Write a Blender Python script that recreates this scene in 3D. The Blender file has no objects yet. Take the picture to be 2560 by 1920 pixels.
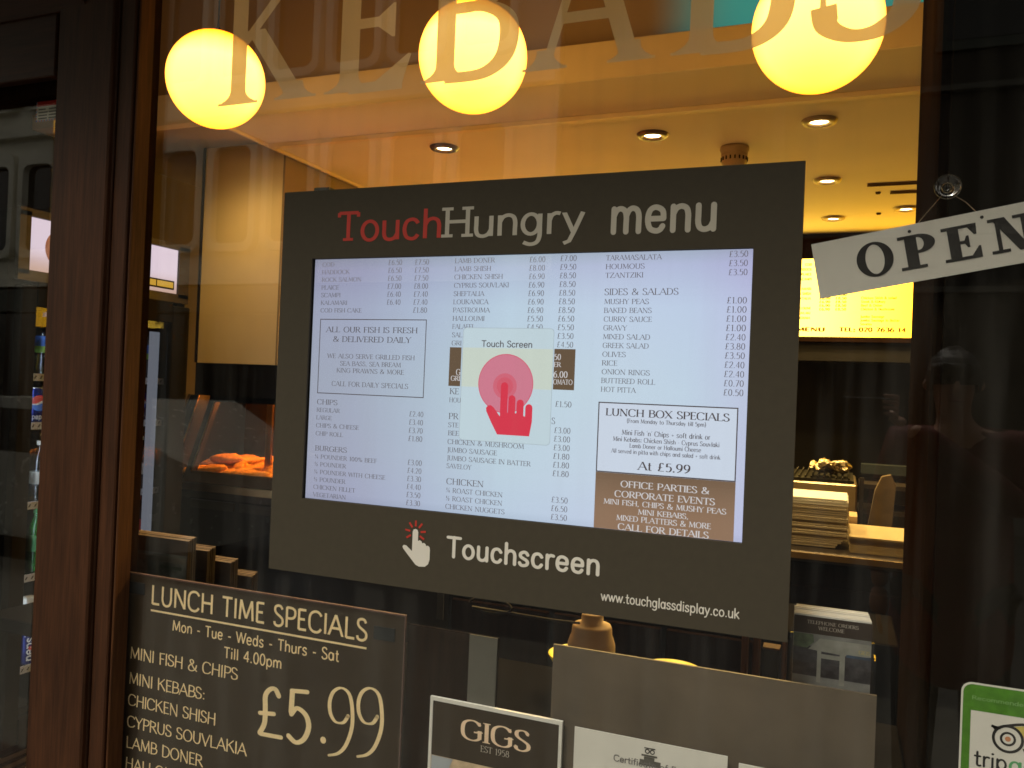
import bpy, math, random
from mathutils import Vector, Matrix
from mathutils.geometry import delaunay_2d_cdt
random.seed(7)
R = math.radians
S = bpy.context.scene
COL = S.collection

# ------------------------------------------------------------------ camera, light, exposure
cd = bpy.data.cameras.new('camera'); cam = bpy.data.objects.new('camera', cd); COL.objects.link(cam)
Rw = Matrix(((0.92777658, 0.37089757, 0.04081181), (0.03484498, 0.0227774, -0.99913313), (-0.37150564, 0.92839441, 0.00820842)))
rot = Matrix((Rw[0], -Rw[1], -Rw[2])).transposed().to_4x4()
CAM = Vector((0.637, -1.549, 1.491))
cam.matrix_world = Matrix.Translation(CAM) @ rot
cd.sensor_fit = 'HORIZONTAL'; cd.sensor_width = 36.0; cd.lens = 2073.5 / 2560 * 36.0
cd.clip_start = 0.003; cd.clip_end = 400
cd.dof.use_dof = True; cd.dof.focus_distance = 1.75; cd.dof.aperture_fstop = 15.0     # a phone lens
S.camera = cam

W = bpy.data.worlds.new('World'); S.world = W; W.use_nodes = True
wn = W.node_tree.nodes; wl = W.node_tree.links
sky = wn.new('ShaderNodeTexSky'); sky.sky_type = 'NISHITA'; sky.sun_disc = False
sky.sun_elevation = R(58); sky.sun_rotation = R(205); sky.dust_density = 4.0; sky.air_density = 1.0
hs = wn.new('ShaderNodeHueSaturation'); hs.inputs['Saturation'].default_value = 0.12
mu = wn.new('ShaderNodeMix'); mu.data_type = 'RGBA'; mu.blend_type = 'MULTIPLY'; mu.inputs[0].default_value = 1.0
mu.inputs[7].default_value = (1.0, 0.95, 0.80, 1)
bg = wn['Background']; bg.inputs[1].default_value = 0.15
wl.new(sky.outputs[0], hs.inputs['Color']); wl.new(hs.outputs[0], mu.inputs[6]); wl.new(mu.outputs[2], bg.inputs[0])
sd = bpy.data.lights.new('sun', 'SUN'); sd.energy = 1.0; sd.angle = R(16); sd.color = (1, 0.95, 0.86)
sun = bpy.data.objects.new('sun', sd); COL.objects.link(sun)
sun.rotation_euler = Vector((.22, .47, -.855)).to_track_quat('-Z', 'Y').to_euler()
S.view_settings.view_transform = 'Standard'; S.view_settings.look = 'None'
S.view_settings.gamma = 1.0; S.view_settings.use_curve_mapping = False
EXPO = 0.8
S.view_settings.exposure = EXPO
KE = 2 ** -EXPO      # screens and lamps were measured as displayed values
S.render.engine = 'CYCLES'
cy = S.cycles
cy.use_denoising = True; cy.pixel_filter_type = 'BLACKMAN_HARRIS'; cy.filter_width = 1.6
cy.max_bounces = 8; cy.diffuse_bounces = 4; cy.glossy_bounces = 5; cy.transparent_max_bounces = 24
cy.transmission_bounces = 6; cy.sample_clamp_indirect = 6.0; cy.caustics_reflective = False; cy.caustics_refractive = False

# ------------------------------------------------------------------ materials
def newmat(name):
    m = bpy.data.materials.new(name); m.use_nodes = True
    nt = m.node_tree
    for n in list(nt.nodes): nt.nodes.remove(n)
    return m, nt, nt.nodes.new('ShaderNodeOutputMaterial')
def mat(name, c, rough=.5, metal=0, var=.12, scale=12, emit=None, es=1, bump=0, stretch=None, spec=.5, alpha=None, trans=0, coord='Object'):
    m, nt, out = newmat(name); N = nt.nodes; L = nt.links
    p = N.new('ShaderNodeBsdfPrincipled')
    p.inputs['Roughness'].default_value = rough; p.inputs['Metallic'].default_value = metal
    p.inputs['Specular IOR Level'].default_value = spec
    p.inputs['Base Color'].default_value = (*c, 1)
    tc = N.new('ShaderNodeTexCoord'); mp = N.new('ShaderNodeMapping'); L.new(tc.outputs[coord], mp.inputs[0])
    if stretch: mp.inputs['Scale'].default_value = stretch
    nz = N.new('ShaderNodeTexNoise'); nz.inputs['Scale'].default_value = scale; nz.inputs['Detail'].default_value = 5
    L.new(mp.outputs[0], nz.inputs['Vector'])
    if var:
        cr = N.new('ShaderNodeValToRGB')
        cr.color_ramp.elements[0].position = .3; cr.color_ramp.elements[1].position = .7
        cr.color_ramp.elements[0].color = (*[x * (1 - var) for x in c], 1)
        cr.color_ramp.elements[1].color = (*[min(1, x * (1 + var)) for x in c], 1)
        L.new(nz.outputs['Fac'], cr.inputs[0]); L.new(cr.outputs[0], p.inputs['Base Color'])
        mr = N.new('ShaderNodeMapRange'); mr.inputs['To Min'].default_value = max(0, rough - .08); mr.inputs['To Max'].default_value = min(1, rough + .08)
        L.new(nz.outputs['Fac'], mr.inputs[0]); L.new(mr.outputs[0], p.inputs['Roughness'])
    if bump:
        b = N.new('ShaderNodeBump'); b.inputs['Strength'].default_value = bump; b.inputs['Distance'].default_value = .002
        L.new(nz.outputs['Fac'], b.inputs['Height']); L.new(b.outputs[0], p.inputs['Normal'])
    if emit:
        p.inputs['Emission Color'].default_value = (*emit, 1); p.inputs['Emission Strength'].default_value = es
    if trans:
        p.inputs['Transmission Weight'].default_value = trans
    sh = p.outputs[0]
    if alpha is not None:
        t = N.new('ShaderNodeBsdfTransparent'); mx = N.new('ShaderNodeMixShader'); mx.inputs[0].default_value = alpha
        L.new(t.outputs[0], mx.inputs[1]); L.new(p.outputs[0], mx.inputs[2]); sh = mx.outputs[0]
    L.new(sh, out.inputs[0]); return m
def emis(name, c, s=1.0, c2=None, axis=0, lo=-1, hi=1, noise=0):
    """light-giving surface; optional second colour across the lamp itself (uneven backlight)"""
    m, nt, out = newmat(name); N = nt.nodes; L = nt.links
    e = N.new('ShaderNodeEmission'); e.inputs[0].default_value = (*c, 1); e.inputs[1].default_value = s * KE
    if c2:
        tc = N.new('ShaderNodeTexCoord'); sp = N.new('ShaderNodeSeparateXYZ'); L.new(tc.outputs['Object'], sp.inputs[0])
        mr = N.new('ShaderNodeMapRange'); mr.inputs[1].default_value = lo; mr.inputs[2].default_value = hi; mr.interpolation_type = 'SMOOTHSTEP'
        L.new(sp.outputs[axis], mr.inputs[0])
        mx = N.new('ShaderNodeMix'); mx.data_type = 'RGBA'; mx.inputs[6].default_value = (*c, 1); mx.inputs[7].default_value = (*c2, 1)
        L.new(mr.outputs[0], mx.inputs[0]); L.new(mx.outputs[2], e.inputs[0])
    L.new(e.outputs[0], out.inputs[0]); return m
def wood(name, dark, light, rough=.35, scale=1.0, vertical=True):
    m, nt, out = newmat(name); N = nt.nodes; L = nt.links
    p = N.new('ShaderNodeBsdfPrincipled'); tc = N.new('ShaderNodeTexCoord'); mp = N.new('ShaderNodeMapping')
    mp.inputs['Scale'].default_value = (22 * scale, 22 * scale, 1.1 * scale) if vertical else (1.1 * scale, 22 * scale, 22 * scale)
    L.new(tc.outputs['Object'], mp.inputs[0])
    a = N.new('ShaderNodeTexNoise'); a.inputs['Scale'].default_value = 2.2; a.inputs['Detail'].default_value = 7; a.inputs['Distortion'].default_value = .6
    L.new(mp.outputs[0], a.inputs['Vector'])
    b = N.new('ShaderNodeTexNoise'); b.inputs['Scale'].default_value = 11; b.inputs['Detail'].default_value = 4
    L.new(mp.outputs[0], b.inputs['Vector'])
    big = N.new('ShaderNodeTexNoise'); big.inputs['Scale'].default_value = 2.0; L.new(tc.outputs['Object'], big.inputs['Vector'])
    mm = N.new('ShaderNodeMath'); mm.operation = 'MULTIPLY_ADD'; mm.inputs[1].default_value = .45; L.new(b.outputs['Fac'], mm.inputs[0]); 
    m2 = N.new('ShaderNodeMath'); m2.operation = 'MULTIPLY_ADD'; m2.inputs[1].default_value = .55; L.new(a.outputs['Fac'], m2.inputs[0])
    m3 = N.new('ShaderNodeMath'); m3.operation = 'MULTIPLY'; m3.inputs[1].default_value = .28; L.new(big.outputs['Fac'], m3.inputs[0])
    L.new(m3.outputs[0], m2.inputs[2]); L.new(m2.outputs[0], mm.inputs[2])
    cr = N.new('ShaderNodeValToRGB'); cr.color_ramp.elements[0].position = .42; cr.color_ramp.elements[1].position = .82
    cr.color_ramp.elements[0].color = (*dark, 1); cr.color_ramp.elements[1].color = (*light, 1)
    L.new(mm.outputs[0], cr.inputs[0]); L.new(cr.outputs[0], p.inputs['Base Color'])
    p.inputs['Roughness'].default_value = rough; p.inputs['Specular IOR Level'].default_value = .0 if rough > .7 else .22
    bp = N.new('ShaderNodeBump'); bp.inputs['Strength'].default_value = .25; bp.inputs['Distance'].default_value = .001
    L.new(mm.outputs[0], bp.inputs['Height']); L.new(bp.outputs[0], p.inputs['Normal'])
    L.new(p.outputs[0], out.inputs[0]); return m
def glass(name, tint=(1, 1, 1), f0=.045, dirt=0, alpha_col=None, streak=(9, 9, .5)):
    """clear sheet: Schlick mix of mirror reflection and clear see-through, plus a thin film of street dirt"""
    m, nt, out = newmat(name); N = nt.nodes; L = nt.links
    t = N.new('ShaderNodeBsdfTransparent'); t.inputs[0].default_value = (*tint, 1)
    g = N.new('ShaderNodeBsdfGlossy'); g.inputs['Roughness'].default_value = 0.0
    lw = N.new('ShaderNodeLayerWeight'); lw.inputs[0].default_value = .5
    pw = N.new('ShaderNodeMath'); pw.operation = 'POWER'; pw.inputs[1].default_value = 5; L.new(lw.outputs['Facing'], pw.inputs[0])
    ma = N.new('ShaderNodeMath'); ma.operation = 'MULTIPLY_ADD'; ma.inputs[1].default_value = 1 - f0; ma.inputs[2].default_value = f0
    L.new(pw.outputs[0], ma.inputs[0])
    base = t.outputs[0]
    if dirt:
        tc = N.new('ShaderNodeTexCoord'); mp = N.new('ShaderNodeMapping'); mp.inputs['Scale'].default_value = streak
        L.new(tc.outputs['Object'], mp.inputs[0])
        nz = N.new('ShaderNodeTexNoise'); nz.inputs['Scale'].default_value = 3; nz.inputs['Detail'].default_value = 3; L.new(mp.outputs[0], nz.inputs['Vector'])
        n2 = N.new('ShaderNodeTexNoise'); n2.inputs['Scale'].default_value = 1.6; n2.inputs['Detail'].default_value = 3; L.new(tc.outputs['Object'], n2.inputs['Vector'])
        mr = N.new('ShaderNodeMapRange'); mr.inputs[1].default_value = .45; mr.inputs[2].default_value = .75; mr.inputs[4].default_value = dirt
        L.new(nz.outputs['Fac'], mr.inputs[0])
        mq = N.new('ShaderNodeMath'); mq.operation = 'MULTIPLY'; L.new(mr.outputs[0], mq.inputs[0]); L.new(n2.outputs['Fac'], mq.inputs[1])
        df = N.new('ShaderNodeBsdfDiffuse'); df.inputs[0].default_value = (.6, .58, .52, 1)
        mx0 = N.new('ShaderNodeMixShader'); L.new(mq.outputs[0], mx0.inputs[0]); L.new(t.outputs[0], mx0.inputs[1]); L.new(df.outputs[0], mx0.inputs[2])
        base = mx0.outputs[0]
    mx = N.new('ShaderNodeMixShader'); L.new(ma.outputs[0], mx.inputs[0]); L.new(base, mx.inputs[1]); L.new(g.outputs[0], mx.inputs[2])
    L.new(mx.outputs[0], out.inputs[0]); return m

M = {}
M['mahog'] = wood('mahogany', (.020, .0072, .0028), (.076, .028, .011), .5)
M['mahog_h'] = wood('mahogany_rail', (.018, .006, .0022), (.060, .020, .008), .5, vertical=False)
M['jamb'] = wood('stained_jamb', (.030, .011, .0035), (.12, .045, .014), .7)
M['walnut'] = wood('dark_walnut', (.006, .0030, .0018), (.020, .010, .005), .75)
M['glass'] = glass('window_glass', f0=.052, dirt=.038)
M['clear'] = glass('clear_plastic', f0=.05)
M['cabglass'] = glass('cabinet_glass', (.93, .9, .86), f0=.05)
M['frdglass'] = glass('fridge_glass', (.75, .77, .78), f0=.03)
M['vinyl'] = None
M['frame'] = mat('matt_black_brown_board', (.060, .050, .034), .8, var=.06, scale=60, spec=.2)
M['boardback'] = mat('black_plastic', (.012, .012, .012), .5)
M['grey_let'] = mat('grey_vinyl', (.50, .46, .38), .6, var=.03)
M['red_let'] = mat('red_vinyl', (.50, .035, .022), .6, var=.03)
M['white_let'] = mat('white_vinyl', (.72, .68, .60), .6, var=.03)
M['cream_let'] = mat('cream_print', (.92, .72, .38), .7, var=.05, scale=90)
M['signbrown'] = mat('chocolate_sign', (.034, .022, .010), .55, var=.10, scale=9)
M['signedge'] = mat('sign_edge', (.12, .07, .055), .6)
M['velcro'] = mat('black_velcro', (.010, .013, .013), .95)
M['paper'] = mat('white_paper', (.74, .72, .63), .8, var=.03)
M['paper_edge'] = mat('paper_edges', (.50, .38, .26), .9, var=.25, scale=120, stretch=(.3, 6, 6))
M['ink'] = mat('black_ink', (.02, .018, .015), .7)
M['inkgrey'] = mat('grey_ink', (.16, .15, .14), .8)
M['opensign'] = mat('open_sign_plastic', (.74, .71, .62), .45, var=.04)
M['green'] = mat('green_sticker', (.08, .24, .018), .6, var=.2, scale=60)
M['owly'] = mat('yellow_print', (.62, .50, .12), .7)
M['owlo'] = mat('orange_print', (.62, .25, .10), .7)
M['greenlet'] = mat('green_print', (.10, .38, .14), .7)
M['leafbrown'] = mat('brown_leaflet', (.034, .022, .014), .5, var=.12)
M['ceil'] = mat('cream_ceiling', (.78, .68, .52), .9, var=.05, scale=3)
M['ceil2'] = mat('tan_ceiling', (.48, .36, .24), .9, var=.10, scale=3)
M['beam'] = mat('cream_bulkhead', (.78, .62, .42), .6, var=.03)
M['wallb'] = mat('brown_wall', (.20, .12, .065), .75, var=.08, scale=4)
M['teal'] = mat('glowing_teal_paint', (.03, .30, .34), .6, var=.15, scale=3, emit=(.020, .12, .105), es=1.0)  # teal paint with an added glow, no lamp behind it
M['steel'] = mat('brushed_steel', (.30, .25, .18), .4, 1.0, var=.08, scale=30, stretch=(.4, 12, 12))
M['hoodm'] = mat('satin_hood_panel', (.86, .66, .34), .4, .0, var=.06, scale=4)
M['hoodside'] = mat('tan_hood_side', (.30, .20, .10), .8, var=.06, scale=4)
M['dsteel'] = mat('dark_steel', (.045, .035, .028), .4, .6, var=.2)
M['black'] = mat('black_enamel', (.007, .006, .005), .45, var=.1, spec=.25)
M['trim'] = mat('warm_steel_trim', (.45, .32, .16), .35, 1.0)
M['wrap'] = mat('wrapping_paper', (.36, .28, .15), .8, var=.05)
M['boxcard'] = mat('takeaway_box_card', (.34, .29, .22), .7, var=.08)
M['floor'] = mat('cream_floor_tile', (.42, .34, .24), .35, var=.2, scale=3)
M['white'] = mat('white_plastic', (.72, .70, .68), .4, var=.03)
M['foil'] = mat('crumpled_foil', (.40, .33, .22), .35, 1.0, var=.1, scale=40, bump=1.0)
M['fish'] = mat('golden_batter', (.80, .42, .11), .55, var=.35, scale=45, bump=.9)
M['cream_pl'] = mat('cream_plastic', (.42, .29, .165), .45, var=.05)
M['greyboard'] = mat('grey_brown_board', (.110, .084, .054), .55, var=.30, scale=5.5)
M['stripe'] = mat('grey_strip', (.10, .095, .075), .5, var=.1)
M['navy'] = mat('blue_can', (.006, .02, .19), .25, .5, var=.05)
M['red'] = mat('red_print', (.60, .035, .02), .4)
M['tin'] = mat('tin', (.7, .68, .64), .2, 1.0)
M['water'] = glass('water_bottle_plastic', (.75, .82, .86), f0=.08)
M['cola'] = mat('cola', (.02, .008, .005), .1)
M['greenb'] = mat('green_bottle', (.02, .45, .06), .1, trans=.6)
M['lblblue'] = mat('blue_label', (.04, .16, .55), .5)
M['lblgreen'] = mat('lime_label', (.24, .42, .04), .5)
M['lblwhite'] = mat('white_label', (.70, .68, .6), .6)
M['yellow'] = mat('yellow_plastic', (.92, .85, .03), .35)
M['stone'] = mat('precast_stone', (.80, .77, .66), .85, var=.10, scale=1.2)
M['stoned'] = mat('dark_brick', (.035, .028, .022), .85, var=.2, scale=2)
M['winglass'] = mat('dark_window_glass', (.012, .013, .014), .08, var=0)
M['asphalt'] = mat('asphalt', (.05, .05, .05), .9, var=.15, scale=3)
M['slab'] = mat('paving_slab', (.11, .105, .09), .85, var=.12, scale=5)
M['fascia'] = mat('shop_fascia', (.03, .04, .03), .4)
M['carpaint'] = mat('silver_car_paint', (.66, .66, .62), .25, .6, var=.02)
M['skin'] = mat('skin', (.46, .25, .17), .5, var=.08)
M['hair'] = mat('dark_hair', (.012, .009, .007), .6, var=.3, scale=60, bump=.8)
M['jacket'] = mat('red_jacket', (.11, .006, .005), .8, var=.15, scale=25, bump=.4)
M['denim'] = mat('dark_trousers', (.02, .022, .03), .85)
M['matt2'] = mat('dark_matt_panel', (.012, .010, .007), .95, spec=0)
M['rubber'] = mat('black_rubber', (.01, .01, .01), .7)


# ------------------------------------------------------------------ mesh helpers
class MB:
    def __init__(s): s.v = []; s.f = []; s.m = []; s.mats = []; s.smooth = set()
    def mi(s, m):
        if m not in s.mats: s.mats.append(m)
        return s.mats.index(m)
    def face(s, pts, m=None, mi=0):
        b = len(s.v); s.v += [tuple(p) for p in pts]; s.f.append(tuple(range(b, b + len(pts)))); s.m.append(s.mi(m) if m else mi)
    def box(s, x0, x1, y0, y1, z0, z1, m=None, bev=0):
        if x0 > x1: x0, x1 = x1, x0
        if y0 > y1: y0, y1 = y1, y0
        if z0 > z1: z0, z1 = z1, z0
        k = s.mi(m) if m else 0; b = len(s.v)
        if bev and min(x1 - x0, y1 - y0, z1 - z0) > 2.2 * bev:
            import itertools
            c = bev
            X = (x0, x0 + c, x1 - c, x1); Y = (y0, y0 + c, y1 - c, y1); Z = (z0, z0 + c, z1 - c, z1)
            idx = {}
            def V(i, j, l):
                if (i, j, l) not in idx: idx[(i, j, l)] = len(s.v); s.v.append((X[i], Y[j], Z[l]))
                return idx[(i, j, l)]
            def F(*q): s.f.append(tuple(V(*a) for a in q)); s.m.append(k)
            F((0,1,1),(0,1,2),(0,2,2),(0,2,1)); F((3,1,1),(3,2,1),(3,2,2),(3,1,2))
            F((1,0,1),(2,0,1),(2,0,2),(1,0,2)); F((1,3,1),(1,3,2),(2,3,2),(2,3,1))
            F((1,1,0),(1,2,0),(2,2,0),(2,1,0)); F((1,1,3),(2,1,3),(2,2,3),(1,2,3))
            for (i, a) in ((0,1),(3,2)):
                for (j, b_) in ((0,1),(3,2)):
                    F((i,b_,1),(i,b_,2),(a,j,2),(a,j,1)); F((i,1,b_),(i,2,b_),(a,2,j),(a,1,j)); F((1,i,b_),(2,i,b_),(2,a,j),(1,a,j))
                    for (l, d) in ((0,1),(3,2)): F((i,b_,d),(a,j,d),(a,b_,l))
            return
        s.v += [(x0,y0,z0),(x1,y0,z0),(x1,y1,z0),(x0,y1,z0),(x0,y0,z1),(x1,y0,z1),(x1,y1,z1),(x0,y1,z1)]
        for q in ((0,3,2,1),(4,5,6,7),(0,1,5,4),(1,2,6,5),(2,3,7,6),(3,0,4,7)): s.f.append(tuple(b + i for i in q)); s.m.append(k)
    def prism(s, poly, a, b_, axis='x', m=None):
        """extrude 2-D polygon along axis; poly in the other two axes order"""
        k = s.mi(m) if m else 0; b = len(s.v); n = len(poly)
        def P(u, w, t): return (t, u, w) if axis == 'x' else ((u, t, w) if axis == 'y' else (u, w, t))
        s.v += [P(u, w, a) for u, w in poly] + [P(u, w, b_) for u, w in poly]
        s.f.append(tuple(range(b, b + n))); s.f.append(tuple(range(b + 2 * n - 1, b + n - 1, -1))); s.m += [k, k]
        for i in range(n): s.f.append((b + i, b + (i + 1) % n, b + n + (i + 1) % n, b + n + i)); s.m.append(k)
    def lathe(s, prof, c=(0, 0, 0), n=20, m=None, axis='z', a0=0, a1=360):
        k = s.mi(m) if m else 0; b = len(s.v); full = abs(a1 - a0) >= 359.9; cols = n if full else n + 1
        for i in range(cols):
            t = R(a0 + (a1 - a0) * i / n); ct, st = math.cos(t), math.sin(t)
            for r, z in prof:
                p = (r * ct, r * st, z)
                if axis == 'y': p = (r * ct, z, r * st)
                if axis == 'x': p = (z, r * ct, r * st)
                s.v.append((c[0] + p[0], c[1] + p[1], c[2] + p[2]))
        q = len(prof)
        for i in range(n):
            for j in range(q - 1):
                a = b + i * q + j; d = b + ((i + 1) % cols) * q + j
                s.smooth.add(len(s.f)); s.f.append((a, d, d + 1, a + 1)); s.m.append(k)
    def tube(s, pts, r, n=8, m=None):
        k = s.mi(m) if m else 0; b = len(s.v); pts = [Vector(p) for p in pts]
        rr = r if isinstance(r, (list, tuple)) else [r] * len(pts)
        up = Vector((0, 0, 1))
        for i, p in enumerate(pts):
            d = (pts[min(i + 1, len(pts) - 1)] - pts[max(i - 1, 0)]).normalized()
            u = d.cross(up) if abs(d.dot(up)) < .95 else d.cross(Vector((1, 0, 0)))
            u.normalize(); w = d.cross(u)
            for j in range(n):
                t = 2 * math.pi * j / n; s.v.append(tuple(p + u * rr[i] * math.cos(t) + w * rr[i] * math.sin(t)))
        for i in range(len(pts) - 1):
            for j in range(n):
                a = b + i * n + j; c = b + i * n + (j + 1) % n
                s.smooth.add(len(s.f)); s.f.append((a, c, c + n, a + n)); s.m.append(k)
        s.f.append(tuple(b + j for j in range(n))); s.f.append(tuple(b + (len(pts) - 1) * n + j for j in range(n))[::-1]); s.m += [k, k]
    def build(s, name, m, parent=None):
        me = bpy.data.meshes.new(name); me.from_pydata(s.v, [], s.f)
        for x in (s.mats or [m]): me.materials.append(x if x else m)
        if s.mats: me.polygons.foreach_set('material_index', s.m)
        if s.smooth: me.polygons.foreach_set('use_smooth', [i in s.smooth for i in range(len(s.f))])
        me.update()
        o = bpy.data.objects.new(name, me); COL.objects.link(o)
        if parent: o.parent = parent
        return o
def tag(o, label=None, cat=None, group=None, kind=None):
    if label: o['label'] = label
    if cat: o['category'] = cat
    if group: o['group'] = group
    if kind: o['kind'] = kind
    return o
def thing(name, label, cat, loc=(0, 0, 0), group=None):
    o = bpy.data.objects.new(name, None); COL.objects.link(o); o.location = loc; o.empty_display_size = .1
    return tag(o, label, cat, group)
def rehome(root):
    """move an assembled thing's children into the local space of its Empty"""
    bpy.context.view_layer.update()
    inv = Matrix.Translation(-Vector(root.location))
    for c in root.children: c.location = c.location - Vector(root.location)
def bx(name, m, x0, x1, y0, y1, z0, z1, parent=None, bev=0):
    b = MB(); b.box(x0, x1, y0, y1, z0, z1, None, bev); return b.build(name, m, parent)
def copy_tree(o, parent=None):
    c = o.copy(); COL.objects.link(c)
    if parent: c.parent = parent
    for ch in list(o.children): copy_tree(ch, c)
    return c

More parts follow.
